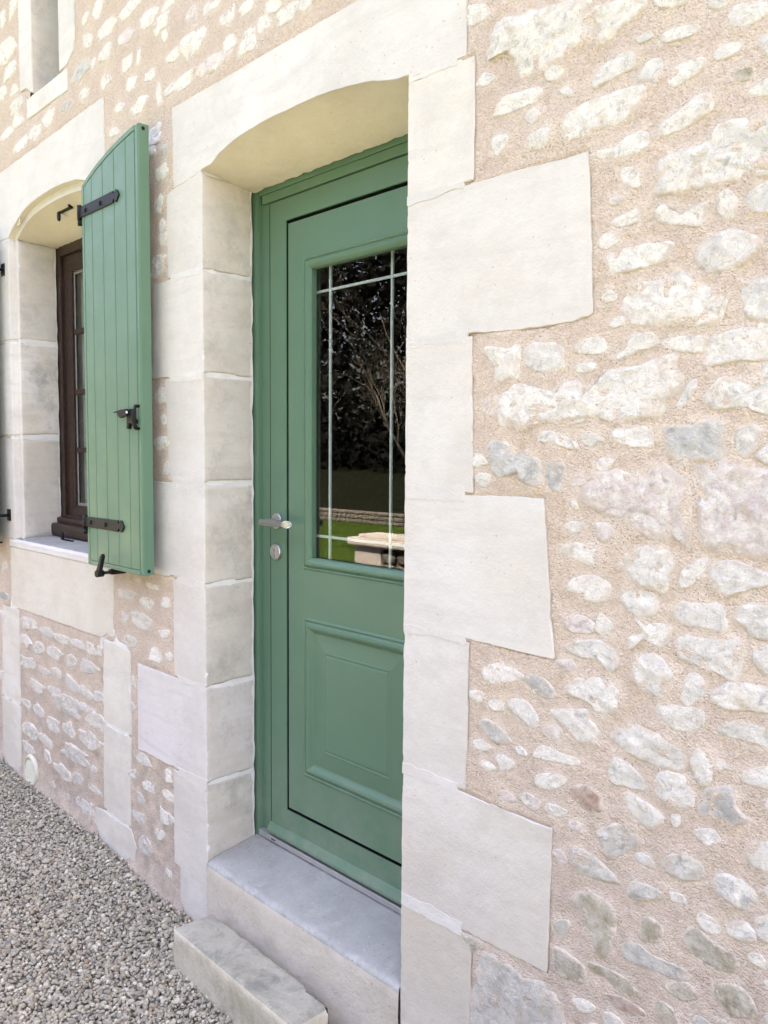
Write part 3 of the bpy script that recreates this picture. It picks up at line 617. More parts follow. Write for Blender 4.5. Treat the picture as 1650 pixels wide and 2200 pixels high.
('g', [1361,149, 1347,153, 1333,154, 1316,149, 1321,139, 1334,133, 1353,132, 1359,141]),
('p', [1342,1280, 1339,1270, 1355,1270, 1367,1271, 1372,1278, 1371,1286, 1359,1293, 1344,1290]),
('w', [1644,508, 1628,513, 1619,501, 1619,488, 1632,478, 1650,478, 1661,490, 1656,502]),
('o', [1541,241, 1529,235, 1524,227, 1530,219, 1544,219, 1558,220, 1566,229, 1555,237]),
('g', [1362,1197, 1345,1199, 1333,1196, 1325,1189, 1331,1182, 1343,1178, 1358,1180, 1366,1188]),
('w', [1087,789, 1097,782, 1110,776, 1123,784, 1127,795, 1117,803, 1102,803, 1089,800]),
('g', [1453,2081, 1462,2076, 1472,2077, 1483,2080, 1482,2087, 1475,2093, 1464,2091, 1451,2089]),
('p', [1420,1814, 1408,1813, 1404,1806, 1411,1801, 1421,1799, 1431,1801, 1438,1807, 1433,1813]),
('p', [1397,1198, 1396,1184, 1398,1173, 1411,1165, 1425,1172, 1433,1182, 1429,1194, 1414,1199]),
('g', [1185,2260, 1202,2261, 1215,2270, 1204,2280, 1185,2286, 1166,2281, 1156,2271, 1168,2262]),
('g', [1297,586, 1318,586, 1332,587, 1339,595, 1344,606, 1324,609, 1305,608, 1294,599]),
('p', [1332,519, 1320,515, 1312,508, 1318,499, 1328,493, 1344,493, 1349,504, 1342,513]),
('g', [1509,558, 1524,555, 1538,561, 1533,570, 1524,576, 1510,577, 1499,572, 1496,563]),
('p', [1698,1696, 1699,1687, 1706,1677, 1724,1677, 1729,1687, 1731,1695, 1724,1703, 1708,1705]),
('w', [1130,2124, 1118,2132, 1102,2140, 1089,2131, 1081,2123, 1089,2116, 1104,2110, 1123,2114]),
('w', [1124,650, 1118,641, 1128,633, 1144,631, 1156,637, 1161,645, 1151,651, 1138,652]),
('o', [1699,305, 1702,317, 1693,325, 1681,328, 1666,326, 1662,315, 1668,304, 1682,306]),
('w', [1385,1730, 1397,1720, 1414,1724, 1429,1732, 1425,1744, 1411,1753, 1395,1748, 1386,1740]),
('g', [1689,1531, 1701,1527, 1710,1534, 1711,1543, 1706,1552, 1693,1554, 1686,1546, 1685,1538]),
('G', [1642,296, 1654,301, 1650,308, 1638,313, 1624,311, 1619,304, 1620,298, 1630,295]),
('p', [1754,761, 1734,755, 1730,742, 1735,731, 1749,722, 1772,724, 1782,739, 1771,752]),
('g', [1695,1477, 1694,1462, 1712,1460, 1730,1460, 1733,1474, 1727,1484, 1715,1488, 1698,1490]),
('g', [1427,1319, 1413,1325, 1400,1323, 1393,1315, 1394,1307, 1402,1299, 1415,1302, 1422,1309]),
('g', [1115,671, 1130,673, 1141,678, 1149,687, 1132,692, 1115,694, 1099,688, 1104,678]),
('w', [1588,510, 1599,515, 1598,522, 1590,529, 1576,528, 1566,523, 1569,517, 1573,509]),
('g', [1504,2027, 1496,2038, 1480,2039, 1469,2032, 1459,2021, 1467,2006, 1487,2006, 1502,2014]),
('w', [1300,2214, 1312,2216, 1317,2223, 1310,2231, 1297,2231, 1287,2228, 1284,2222, 1288,2215]),
('g', [1415,188, 1407,182, 1400,173, 1408,164, 1421,161, 1434,167, 1438,179, 1428,188]),
('p', [1757,390, 1745,379, 1742,367, 1751,356, 1767,352, 1785,358, 1784,373, 1776,385]),
('p', [1760,607, 1743,609, 1735,600, 1731,592, 1742,587, 1756,582, 1764,591, 1769,599]),
('p', [1381,580, 1381,589, 1365,591, 1352,587, 1351,580, 1355,573, 1367,568, 1383,571]),
('w', [1748,423, 1760,418, 1774,422, 1788,428, 1783,439, 1766,442, 1749,440, 1738,432]),
('w', [1630,1999, 1642,2005, 1645,2014, 1630,2019, 1612,2022, 1600,2014, 1596,2004, 1612,1997]),
('p', [1363,1396, 1365,1404, 1354,1409, 1340,1413, 1333,1406, 1332,1400, 1334,1391, 1350,1393]),
('w', [1223,691, 1234,691, 1245,695, 1242,702, 1235,707, 1223,708, 1215,703, 1218,696]),
('p', [1217,2007, 1228,1999, 1243,2005, 1246,2016, 1238,2024, 1228,2029, 1217,2025, 1210,2016]),
('g', [1610,2083, 1617,2094, 1612,2104, 1604,2111, 1592,2108, 1584,2101, 1585,2092, 1595,2086]),
('w', [1417,1586, 1412,1577, 1422,1571, 1432,1573, 1444,1575, 1447,1584, 1437,1591, 1425,1590]),
('g', [1369,1491, 1384,1495, 1385,1506, 1371,1510, 1358,1509, 1343,1507, 1342,1496, 1357,1492]),
]

# ---------------------------------------------------------------- the house
house = thing('stone_house', 'old stone house with lime-pointed rubble wall, pale dressed limestone surrounds and a sage green door', 'house', (0, 0.2, -0.3))

def ground_z(x, y):
    z = np.interp(x, [-30, -3.2, -1.86, -1.42, -0.8, -0.5, -0.12, 0.6, 3, 30], [-0.17, -0.165, -0.168, -0.181, -0.194, -0.221, -0.243, -0.254, -0.26, -0.26])
    t = np.clip(-np.asarray(y, float), 0, 3) / 3
    return z * (1 - t) + (-0.28) * t

# outlines on the wall plane, (x, z)
DOOR = (0.0, 0.880, -0.3, 2.21)
WIN = (-1.588, -0.672, 0.93, 2.39)
UPW = (-1.283, -1.016, 2.816, 3.65)
GROUND_CUT = -0.45
ARCH = [(0.0, 2.206), (0.05, 2.209), (0.064, 2.213), (0.097, 2.229), (0.145, 2.241), (0.194, 2.249), (0.25, 2.256), (0.308, 2.259), (0.385, 2.260), (0.461, 2.259),
        (0.557, 2.257), (0.61, 2.252), (0.665, 2.246), (0.715, 2.238), (0.76, 2.230), (0.80, 2.219), (0.824, 2.213), (0.845, 2.209), (0.880, 2.206)]
WARCH = [(-1.588, 2.291), (-1.555, 2.312), (-1.501, 2.340), (-1.43, 2.368), (-1.357, 2.384), (-1.257, 2.394), (-1.13, 2.398)]
WARCH = WARCH + [(-2.26 - x, z) for x, z in WARCH[-2::-1]]

# every dressed stone of the wall: name, outline, depth
def wob(P, seed):
    return P
LEFT_EDGE = 0.0; RIGHT_EDGE = 0.880
QUOINS = [
    ('quoin_stone', [(-0.209, 1.906), (0, 1.905), (0, 2.200), (-0.209, 2.180)]),
    ('quoin_stone', [(-0.322, 1.584), (0, 1.582), (0, 1.901), (-0.298, 1.902)]),
    ('quoin_stone', [(-0.216, 1.238), (0, 1.238), (0, 1.578), (-0.232, 1.580)]),
    ('quoin_stone', [(-0.342, 0.914), (0, 0.912), (0, 1.234), (-0.318, 1.235)]),
    ('quoin_stone', [(-0.196, 0.576), (0, 0.576), (0, 0.908), (-0.195, 0.909)]),
    ('quoin_stone', [(-0.459, 0.250), (0, 0.256), (0, 0.572), (-0.453, 0.571)]),
    ('quoin_stone', [(-0.170, -0.36), (0, -0.36), (0, 0.252), (-0.206, 0.246), (-0.208, -0.085), (-0.170, -0.09)]),
    ('quoin_stone', [(0.880, 1.923), (1.077, 1.923), (1.076, 2.188), (0.880, 2.190)]),
    ('quoin_stone', [(0.880, 1.594), (1.085, 1.594), (1.24, 1.589), (1.33, 1.591), (1.368, 1.597), (1.377, 1.603), (1.359, 1.916), (0.880, 1.919)]),
    ('quoin_stone', [(0.880, 1.245), (1.089, 1.245), (1.078, 1.591), (0.880, 1.591)]),
    ('quoin_stone', [(0.880, 0.917), (1.10, 0.915), (1.306, 0.912), (1.274, 1.243), (0.880, 1.241)]),
    ('quoin_stone', [(0.880, 0.567), (1.080, 0.567), (1.083, 0.910), (0.880, 0.914)]),
    ('quoin_stone', [(0.880, 0.238), (1.10, 0.236), (1.306, 0.240), (1.311, 0.557), (0.880, 0.564)]),
    ('quoin_stone', [(0.880, -0.42), (1.101, -0.42), (1.100, 0.232), (0.880, 0.234)]),
]
LINTEL = [(-0.168, 2.184), (-0.002, 2.201)] + ARCH + [(0.882, 2.196), (1.052, 2.192), (1.052, 2.439), (-0.168, 2.439)]
WBLOCKS = [
    ('jamb_stone', [(-1.93, 1.842), (-1.588, 1.842), (-1.588, 2.284), (-1.93, 2.29)]),
    ('jamb_stone', [(-1.80, 1.412), (-1.588, 1.412), (-1.588, 1.826), (-1.80, 1.828)]),
    ('jamb_stone', [(-1.93, 0.936), (-1.588, 0.936), (-1.588, 1.396), (-1.93, 1.398)]),
    ('jamb_stone', [(-0.672, 1.842), (-0.42, 1.842), (-0.42, 2.284), (-0.672, 2.284)]),
    ('jamb_stone', [(-0.672, 1.412), (-0.50, 1.412), (-0.50, 1.826), (-0.672, 1.826)]),
    ('jamb_stone', [(-0.672, 0.936), (-0.45, 0.936), (-0.45, 1.396), (-0.672, 1.396)]),
]
WLINTEL = [(-1.76, 2.298)] + WARCH + [(-0.640, 2.298), (-0.650, 2.622), (-1.667, 2.594), (-1.76, 2.59)]
APRON = [(-1.655, 0.615), (-0.752, 0.616), (-0.722, 0.621), (-0.69, 0.640), (-0.642, 0.643), (-0.630, 0.75), (-0.618, 0.897), (-1.655, 0.893)]
BANDS = [
    ('band_stone', [(-1.815, 0.16), (-1.578, 0.16), (-1.568, 0.605), (-1.775, 0.605)]),
    ('band_stone', [(-1.83, -0.30), (-1.60, -0.30), (-1.580, 0.148), (-1.812, 0.148)]),
    ('band_stone', [(-0.732, 0.29), (-0.508, 0.29), (-0.503, 0.604), (-0.720, 0.612)]),
    ('band_stone', [(-0.742, -0.062), (-0.522, -0.066), (-0.508, 0.278), (-0.733, 0.278)]),
    ('band_stone', [(-0.838, -0.175), (-0.815, -0.084), (-0.745, -0.074), (-0.525, -0.078), (-0.485, -0.13), (-0.492, -0.19), (-0.60, -0.30), (-0.75, -0.30)]),
]
UBLOCKS = [
    ('surround_stone', [(-1.415, 2.870), (-1.350, 2.866), (-1.283, 2.826), (-1.283, 3.70), (-1.41, 3.70)]),
    ('surround_stone', [(-1.016, 2.826), (-0.944, 2.830), (-0.890, 2.862), (-0.878, 2.90), (-0.876, 3.70), (-1.016, 3.70)]),
    ('sill_stone', [(-1.345, 2.736), (-0.944, 2.733), (-0.944, 2.818), (-1.345, 2.818)]),
]
SILL = [(-1.655, 0.896), (-0.62, 0.900), (-0.62, 0.931), (-1.655, 0.931)]

def densify(P, seg):
    o = []
    n = len(P)
    for i in range(n):
        a, b = np.array(P[i], float), np.array(P[(i + 1) % n], float)
        k = max(1, int(round(np.linalg.norm(b - a) / seg)))
        for j in range(k): o.append(a + (b - a) * j / k)
    return np.array(o)
def area2(P): return sum(P[i][0] * P[(i + 1) % len(P)][1] - P[(i + 1) % len(P)][0] * P[i][1] for i in range(len(P)))
def stone_block(mb, P, y0, y1, seed, seg=0.007, jit=0.0022, bev=0.0016, rowstep=0.016, rough=0.0007, back=0.0, chip=0.0028, side=1, ragged=0.0):
    """a dressed stone: (x, z) outline with worn, slightly chipped edges, extruded into the wall"""
    if area2(P) < 0: P = P[::-1]
    Q = densify(P, seg); n = len(Q)
    nxt, prv = np.roll(Q, -1, 0), np.roll(Q, 1, 0)
    t = nxt - prv; t /= np.linalg.norm(t, axis=1)[:, None] + 1e-9
    nrm = np.stack([-t[:, 1], t[:, 0]], 1)                           # inward
    c3 = np.stack([Q[:, 0], np.zeros(n), Q[:, 1]], 1)
    e = jit * (fbm(c3 * 11, seed, 2) + 0.55 * fbm(c3 * 45, seed + 5, 2)) - jit * 0.2
    e = e * np.where((np.abs(nrm[:, 0]) > 0.6) & (np.minimum(np.abs(Q[:, 0]), np.abs(Q[:, 0] - 0.88)) < 0.01), 0.45, 1.0)
    up = np.clip((np.abs(nrm[:, 1]) - 0.6) / 0.3, 0, 1)
    Q = Q - nrm * e[:, None]
    ch = np.clip(fbm(c3 * 34, seed + 9, 3) - 0.28, 0, 1) * chip * 4
    b = bev * (1 + 0.6 * fbm(c3 * 40, seed + 3, 2)) + ch
    yy = [y0, y0 + 0.0045]
    k = max(1, int((y1 - y0 - 0.0045) / rowstep))
    ys = [y0] + list(np.linspace(y0 + 0.0045, y1, k + 1))
    V = []
    for i, y in enumerate(ys):
        if i == 0: R = Q + nrm * b[:, None]; yv = np.full(n, y)
        else:
            p3 = np.stack([Q[:, 0], np.full(n, y), Q[:, 1]], 1)
            d = rough * (fbm(p3 * 30, seed + 11, 2) + 0.7 * fbm(p3 * 110, seed + 13, 2))
            if i == 1: d = d + ch * 0.5
            if ragged and i > 1:                                     # in the reveal the lime joints are wide and smeared
                d = d + up * np.clip(min(1, (y - y0) / 0.03) * (0.015 + ragged * fbm(p3 * 13, seed + 19, 3) + 0.5 * ragged * fbm(p3 * 50, seed + 21, 2)), 0, None)
            R = Q + nrm * d[:, None]; yv = np.full(n, y)
            if i == 1: yv = yv + ch * 0.8
            if i == len(ys) - 1: yv = yv + back * fbm(p3 * 30, seed + 17, 3)
        V += [(R[j, 0], yv[j], R[j, 1]) for j in range(n)]
    F = [tuple(range(n))]; mi = [0]; sm = [False]
    for i in range(len(ys) - 1):
        for j in range(n):
            F.append((i * n + j, (i + 1) * n + j, (i + 1) * n + (j + 1) % n, i * n + (j + 1) % n)); mi.append(0 if i == 0 else side); sm.append(True)
    mb.add(V, F, mi, sm)
def loft_soffit(mb, prof, y0, zback, y1, seed, mi=0, ny=14, rough=0.0014):
    """curved underside running from the arch at the face to a straight line at the back"""
    xs = np.linspace(prof[0][0], prof[-1][0], 90); zf = np.interp(xs, [p[0] for p in prof], [p[1] for p in prof])
    V = []
    for j in range(ny + 1):
        s = j / ny; y = y0 + (y1 - y0) * s; w = s * s * (3 - 2 * s) * 0.5 + s * 0.5
        z = zf * (1 - w) + zback * w
        p3 = np.stack([xs, np.full_like(xs, y), z], 1)
        z = z + rough * (fbm(p3 * 22, seed, 3) + 0.8 * fbm(p3 * 90, seed + 4, 2)) * (0.3 if j == 0 else 1)
        yv = np.full_like(xs, y)
        if j == ny: yv = yv + 0.005 * fbm(p3 * 28, seed + 8, 3); z = z + 0.004 * fbm(p3 * 45, seed + 9, 3)
        V += list(zip(xs, yv, z))
    n = len(xs); F = [(j * n + i, j * n + i + 1, (j + 1) * n + i + 1, (j + 1) * n + i) for j in range(ny) for i in range(n - 1)]
    mb.add(V, F, mi, True)

# --- mortar face of the wall: a relief sheet with the openings left out
def pip(P, x, z):
    ins = np.zeros(x.shape, bool); n = len(P)
    for i in range(n):
        x0, z0 = P[i]; x1, z1 = P[(i + 1) % n]
        c = ((z0 > z) != (z1 > z)) & (x < (x1 - x0) * (z - z0) / (z1 - z0 + 1e-12) + x0); ins ^= c
    return ins
def shrink(P, d):
    c = np.mean(P, 0); return [tuple(c + (np.array(p) - c) * (1 - d / max(0.05, np.linalg.norm(np.array(p) - c)))) for p in P]
ALLBLOCKS = [q[1] for q in QUOINS + WBLOCKS + BANDS + UBLOCKS] + [LINTEL, WLINTEL, APRON, SILL]
def wall_relief(x, z):
    p = np.stack([x, np.zeros_like(x), z], -1)
    return 0.0017 + 0.0022 * fbm(p * 7, 3, 2) + 0.0022 * fbm(p * 27, 8, 2) + 0.0011 * fbm(p * 85, 12, 2)
STONE_R = []
def stone_h(kind, P):
    size = min(np.ptp(P[:, 0]), np.ptp(P[:, 1])); flush = kind in 'or' or (kind == 'G' and P[:, 1].mean() < 0.4)
    return float(np.clip(0.11 * size, 0.0028, 0.0092)) * (0.6 if flush else 1.0)
for kind, flat in STONES:
    P = np.array(flat, float).reshape(-1, 2) / 1000.0; Q = densify([tuple(p) for p in P], 0.006); c = Q.mean(0); d = Q - c
    a = np.arctan2(d[:, 1], d[:, 0]); r = np.hypot(d[:, 0], d[:, 1]); o = np.argsort(a); a, r = a[o], r[o]
    STONE_R.append((c, np.concatenate([a - 6.28319, a, a + 6.28319]), np.concatenate([r, r, r]), stone_h(kind, P)))
def wall_zone(x0, x1, z0, z1, step):
    nx, nz = int((x1 - x0) / step) + 1, int((z1 - z0) / step) + 1
    X, Z = np.meshgrid(np.linspace(x0, x1, nx), np.linspace(z0, z1, nz))
    Y = wall_relief(X, Z)
    Y = Y - np.clip((ground_z(X, 0 * X) + 0.10 - Z) / 0.12, 0, 1) ** 2 * 0.018        # the render kicks out a little at the foot
    NEAR = np.zeros_like(X); rise = np.zeros_like(X)
    for cen, ang, rad, H in STONE_R:                                 # mortar is dragged up against every stone
        R = rad.max() * 1.5; i0, i1 = np.searchsorted(X[0], (cen[0] - R, cen[0] + R)); j0, j1 = np.searchsorted(Z[:, 0], (cen[1] - R, cen[1] + R))
        if i1 <= i0 or j1 <= j0: continue
        dx, dz = X[j0:j1, i0:i1] - cen[0], Z[j0:j1, i0:i1] - cen[1]
        d = np.hypot(dx, dz) - np.interp(np.arctan2(dz, dx), ang, rad)
        k = np.clip(1 - d / 0.024, 0, 1); k = k * k * (3 - 2 * k)
        NEAR[j0:j1, i0:i1] = np.maximum(NEAR[j0:j1, i0:i1], k); rise[j0:j1, i0:i1] = np.maximum(rise[j0:j1, i0:i1], k * H)
    P3 = np.stack([X, 0 * X, Z], -1)
    Y = Y - rise * (0.20 + 0.45 * fbm(P3 * 42, 31, 2))
    cx = (X[:-1, :-1] + X[1:, 1:]) / 2; cz = (Z[:-1, :-1] + Z[1:, 1:]) / 2
    cut = ((cx > -0.03) & (cx < 0.91) & (cz < 2.285)) | ((cx > WIN[0] - 0.03) & (cx < WIN[1] + 0.03) & (cz > 0.91) & (cz < 2.33)) | ((cx > -1.45) & (cx < -0.81) & (cz > 0.91) & (cz < 2.41)) | ((cx > UPW[0] - 0.03) & (cx < UPW[1] + 0.03) & (cz > 2.79) & (cz < 3.68))
    for B in ALLBLOCKS: cut |= pip(shrink(B, 0.04), cx, cz); Y[pip(B, X, Z)] += 0.0045
    idx = np.arange(nx * nz).reshape(nz, nx)
    F = np.stack([idx[:-1, :-1], idx[:-1, 1:], idx[1:, 1:], idx[1:, :-1]], -1)[~cut]
    return np.stack([X.ravel(), Y.ravel(), Z.ravel()], 1), F, NEAR.ravel()
Vs, Fs, Ns, off = [], [], [], 0
for zn in ((-2.6, 1.0, -0.42, 3.6, 0.013), (1.0, 2.3, -0.42, 3.6, 0.0062), (-6.0, -2.6, -0.42, 4.15, 0.12), (2.3, 5.0, -0.42, 4.15, 0.1), (-2.6, 2.3, 3.6, 4.15, 0.1)):
    V, F, nr = wall_zone(*zn); Ns.append(nr); Vs.append(V); Fs.append(F + off); off += len(V)
wall = np_mesh('rubble_wall', np.concatenate(Vs), np.concatenate(Fs), M['mortar'], house, True)
_a = wall.data.attributes.new('near', 'FLOAT', 'POINT'); _a.data.foreach_set('value', np.concatenate(Ns).astype(np.float32))

# --- the rubble stones showing in the mortar, one object each
TINT = dict(w=(0.86, 0.82, 0.75), g=(0.76, 0.735, 0.68), G=(0.50, 0.49, 0.46), o=(0.41, 0.36, 0.26), p=(0.73, 0.62, 0.59), r=(0.40, 0.25, 0.185))
def rubble(kind, flat, seed):
    P = np.array(flat, float).reshape(-1, 2) / 1000.0
    if area2(P) < 0: P = P[::-1]
    n = len(P); peri = np.sum(np.linalg.norm(np.roll(P, -1, 0) - P, axis=1))
    N = int(np.clip(peri / 0.0082, 16, 72)); out = []
    for s in np.linspace(0, n, N, endpoint=False):                   # closed Catmull-Rom through the outline
        i = int(s); t = s - i; a, b, c, d = P[i - 1], P[i % n], P[(i + 1) % n], P[(i + 2) % n]
        out.append(0.5 * (2 * b + (c - a) * t + (2 * a - 5 * b + 4 * c - d) * t * t + (3 * b - a - 3 * c + d) * t ** 3))
    Q = np.array(out); c = Q.mean(0); size = min(np.ptp(P[:, 0]), np.ptp(P[:, 1]))
    q3 = np.stack([Q[:, 0], 0 * Q[:, 0], Q[:, 1]], 1)
    Q = c + (Q - c) * (1.07 + 0.085 * fbm(q3 * 60, seed, 2) + 0.04 * fbm(q3 * 150, seed + 2, 1))[:, None]
    flush = kind in 'or' or (kind == 'G' and c[1] < 0.4)
    H0 = stone_h(kind, P)
    nr = int(np.clip(size / 0.011, 4, 10)); rings = [1.10, 1.02, 0.97, 0.91] + list(np.linspace(0.82, 0.82 / nr, nr))
    K = random.randint(5, 9); half = 0.5 * size + 1e-4
    PL = [(random.uniform(0, 6.283), random.uniform(0.45, 1.1), random.uniform(0.35, 1.3)) for _ in range(K)]
    V = []; rim = []
    for r in rings:
        R = c + (Q - c) * r
        p3 = np.stack([R[:, 0], 0 * R[:, 0], R[:, 1]], 1); D = R - c
        H = np.minimum(H0, 0.35 * np.linalg.norm(Q - c, axis=1))
        h = np.full(N, 1.15)
        for a_, c_, s_ in PL: h = np.minimum(h, c_ - s_ * (D[:, 0] * math.cos(a_) + D[:, 1] * math.sin(a_)) / half * 0.55)      # broken faces
        h = np.clip(h, 0.32, 1.15) + 0.28 * fbm(p3 * 55, seed + 3, 2) + 0.14 * fbm(p3 * 150, seed + 6, 2)
        e = np.clip((1.03 - r) / 0.15, 0, 1) ** 0.7
        y = wall_relief(R[:, 0], R[:, 1]) * 0.7 - 0.0004 - H * h * e + max(0, r - 1) * 0.03
        V += [(R[j, 0], y[j], R[j, 1]) for j in range(N)]; rim += [r] * N
    V.append((c[0], float(np.mean([v[1] for v in V[-N:]])), c[1])); rim.append(0.0)
    F = []
    for i in range(len(rings) - 1):
        for j in range(N): F.append((i * N + j, i * N + (j + 1) % N, (i + 1) * N + (j + 1) % N, (i + 1) * N + j))
    m = (len(rings) - 1) * N
    for j in range(N): F.append((m + j, m + (j + 1) % N, len(V) - 1))
    mb = MB(); mb.add(V, F, 0, True)
    low = c[0] < -0.4 and c[1] < 0.9
    k = TINT[kind]; f = random.uniform(0.93, 1.05) * (0.80 if low else 1.0); w = random.uniform(-0.012, 0.012)
    o_ = mb.build('rubble_stone', M['rubble'], wall, None, None, attr={'rim': rim})
    o_.color = (k[0] * f + w, k[1] * f, k[2] * f - w, dict(w=1.0, g=0.8, G=0.5, o=0.5, p=0.85, r=0.45)[kind] * (0.35 if low else 0.85 if c[1] < 0.45 else 1.0))
for i, (kind, flat) in enumerate(STONES): rubble(kind, flat, 100 + i)
# stones further along the wall, past the left edge of the picture: too many and too small to single out, one mesh
_rs = random.Random(77); far = MB(); far_rim = []; z = 0.0
while z < 3.9:
    x = -5.6 + _rs.uniform(0, 0.1)
    while x < -1.98:
        w, h = _rs.uniform(0.03, 0.075), _rs.uniform(0.02, 0.04)
        if not (x + w > -2.12 and z < 2.62) or z > 2.7:
            n = 10; ph = _rs.uniform(0, 6); V = []; rr_ = [_rs.uniform(0.75, 1.1) for _ in range(n)]
            for r, y in ((1.08, 0.008), (1.0, 0.0005), (0.8, -0.0035), (0.4, -0.005)):
                for k in range(n): V.append((x + w * r * rr_[k] * math.cos(6.283 * k / n + ph), y + _rs.uniform(-0.001, 0.001), z + h * r * rr_[k] * math.sin(6.283 * k / n + ph))); far_rim.append(r)
            far.add(V, [(i * n + k, i * n + (k + 1) % n, (i + 1) * n + (k + 1) % n, (i + 1) * n + k) for i in range(3) for k in range(n)] + [tuple(3 * n + k for k in range(n))], 0, True)
        x += 2 * w + _rs.uniform(0.02, 0.06)
    z += _rs.uniform(0.075, 0.105)
fo = far.build('rubble_stones', M['rubble'], wall, None, None, attr={'rim': far_rim}); fo.color = (0.76, 0.735, 0.68, 0.8); fo['kind'] = 'stuff'

# --- door surround: pointing core, lintel and quoins
cores = []
for xa, xb in ((-0.15, -0.0022), (0.8822, 1.04)):
    core = MB(); cores.append(core)
    P = densify([(xa, -0.36), (xb, -0.36), (xb, 2.25), (xa, 2.25)], 0.03)
    stone_block(core, [tuple(p) for p in P], 0.0018, 0.1915, 71 if xa < 0 else 77, seg=0.03, jit=0.0008, bev=0.001, rowstep=0.03, rough=0.0011, back=0.006, chip=0.0, side=0)
surround = cores[0].build('door_surround', M['point'], house); cores[1].build('lime_pointing', M['point'], surround)
for i, (nm, P) in enumerate(QUOINS):
    mb = MB(); long_ = abs(P[0][0] - P[1][0]) > 0.26
    stone_block(mb, P, -0.0008 + 0.0003 * (i % 3), 0.183, 200 + i * 3, jit=0.0022, back=0.010, ragged=0.020)
    mb.build(nm, [M['lime'], M['lime_side']], surround, None, {5: (0.97, 0.95, 0.97), 6: (0.95, 0.93, 0.90), 4: (0.98, 0.96, 0.94), 11: (0.98, 0.97, 0.95), 12: (0.92, 0.895, 0.86), 13: (0.90, 0.865, 0.80)}.get(i, (1, 0.995, 0.98)))
for i, (x0, x1, z) in enumerate([(-0.206, -0.001, 1.903), (-0.225, -0.001, 1.580), (-0.212, -0.001, 1.236), (-0.194, -0.001, 0.910), (-0.192, -0.001, 0.573), (-0.200, -0.001, 0.251),
                                (0.881, 1.073, 1.921), (0.881, 1.084, 1.593), (0.881, 1.082, 1.243), (0.881, 1.090, 0.912), (0.881, 1.077, 0.5655), (0.881, 1.095, 0.236), (0.881, 1.05, 2.191)]):
    h = 0.010 + 0.004 * (i % 3)                                      # lime pointing smeared flush over each joint of the face
    mb = MB(); stone_block(mb, [(x0 + (0.02 if x0 < 0 else 0), z - h), (x1 - (0.02 if x0 > 0 else 0), z - h * 1.1), (x1 - (0.02 if x0 > 0 else 0), z + h), (x0 + (0.02 if x0 < 0 else 0), z + h * 0.9)], -0.0013 - 0.0001 * (i % 2), 0.004, 330 + i * 2, jit=0.0075, bev=0.0006, chip=0, side=0)
    mb.build('lime_pointing', M['lime'], surround)
mb = MB(); stone_block(mb, LINTEL, -0.0006, 0.006, 301, jit=0.0012, bev=0.001, chip=0.0); loft_soffit(mb, ARCH, 0.0020, 2.180, 0.196, 305, 1)
mb.build('lintel_stone', [M['lime'], M['soffit']], surround)

# --- doorstep slab in the opening
P = [(-0.004, -0.42), (0.885, -0.42), (0.885, 0.0), (-0.004, 0.0)]
mb = MB()
nx, V, F = 60, [], []
prof = [(-0.002, -0.42), (-0.0035, -0.30), (-0.003, -0.15), (-0.0045, -0.045), (-0.004, -0.016), (-0.001, -0.005), (0.008, -0.0005), (0.03, 0.002), (0.10, 0.011), (0.16, 0.019), (0.20, 0.024), (0.24, 0.026)]
rows = []
for i in range(len(prof) - 1):
    k = max(1, int(math.dist(prof[i], prof[i + 1]) / 0.016))
    for j in range(k): rows.append((prof[i][0] + (prof[i + 1][0] - prof[i][0]) * j / k, prof[i][1] + (prof[i + 1][1] - prof[i][1]) * j / k))
rows.append(prof[-1]); xs = np.linspace(0.003, 0.877, nx)
for (y, z) in rows:
    p3 = np.stack([xs, np.full(nx, y), np.full(nx, z)], 1)
    d = 0.0022 * fbm(p3 * 11, 401, 3) + 0.0012 * fbm(p3 * 60, 404, 2)
    if -0.05 < z < 0.001 and y < 0.02: d = d + np.clip(fbm(p3 * 30, 409, 3) - 0.25, 0, 1) * 0.012
    V += [(xs[i], y + d[i] * (z < 0), z - d[i] * (z > -0.03)) for i in range(nx)]
for r in range(len(rows) - 1):
    for i in range(nx - 1): F.append((r * nx + i, r * nx + i + 1, (r + 1) * nx + i + 1, (r + 1) * nx + i))
mis = [(1 if rows[f[0] // nx][1] < -0.022 else 0) for f in F]
mb.add(V, F, mis, True); mb.box(0.003, 0.877, 0.03, 0.24, -0.42, -0.03, 1)
mb.build('doorstep_slab', [M['slab'], M['riser']], house)

# --- the door
DX0, DX1 = 0.073, 0.904
m_ = MB()                                                            # leaf border round the groove
yb = 0.208
m_.box(DX0, 0.1535, yb, 0.25, 0.064, 2.132); m_.box(0.8235, DX1, yb, 0.25, 0.064, 2.132)
m_.box(0.1535, 0.8235, yb, 0.25, 0.064, 0.1535); m_.box(0.1535, 0.8235, yb, 0.25, 2.0665, 2.132)
m_.rect_profile(0.1535, 0.8235, 0.1535, 2.0665, [(0, yb), (0.002, yb - 0.0012), (0.0035, yb + 0.003), (0.0035, 0.247)])
door = m_.build('door', M['paint'], house, 'sage green half-glazed front door with a black shadow groove')
m_ = MB(); m_.rect_profile(0.156, 0.821, 0.156, 2.064, [(0.0012, 0.2098), (0.0012, 0.244), (0.012, 0.244)]); m_.build('black_groove', M['rubber'], door)
PX0, PX1, PZ0, PZ1 = 0.169, 0.808, 0.169, 2.0515
GX0, GX1, GZ0, GZ1 = 0.246, 0.731, 0.968, 1.934
LX0, LX1, LZ0, LZ1 = 0.246, 0.731, 0.300, 0.815
m_ = MB(); yp = 0.2068
m_.box(PX0, GX0, yp, 0.25, PZ0, PZ1); m_.box(GX1, PX1, yp, 0.25, PZ0, PZ1)
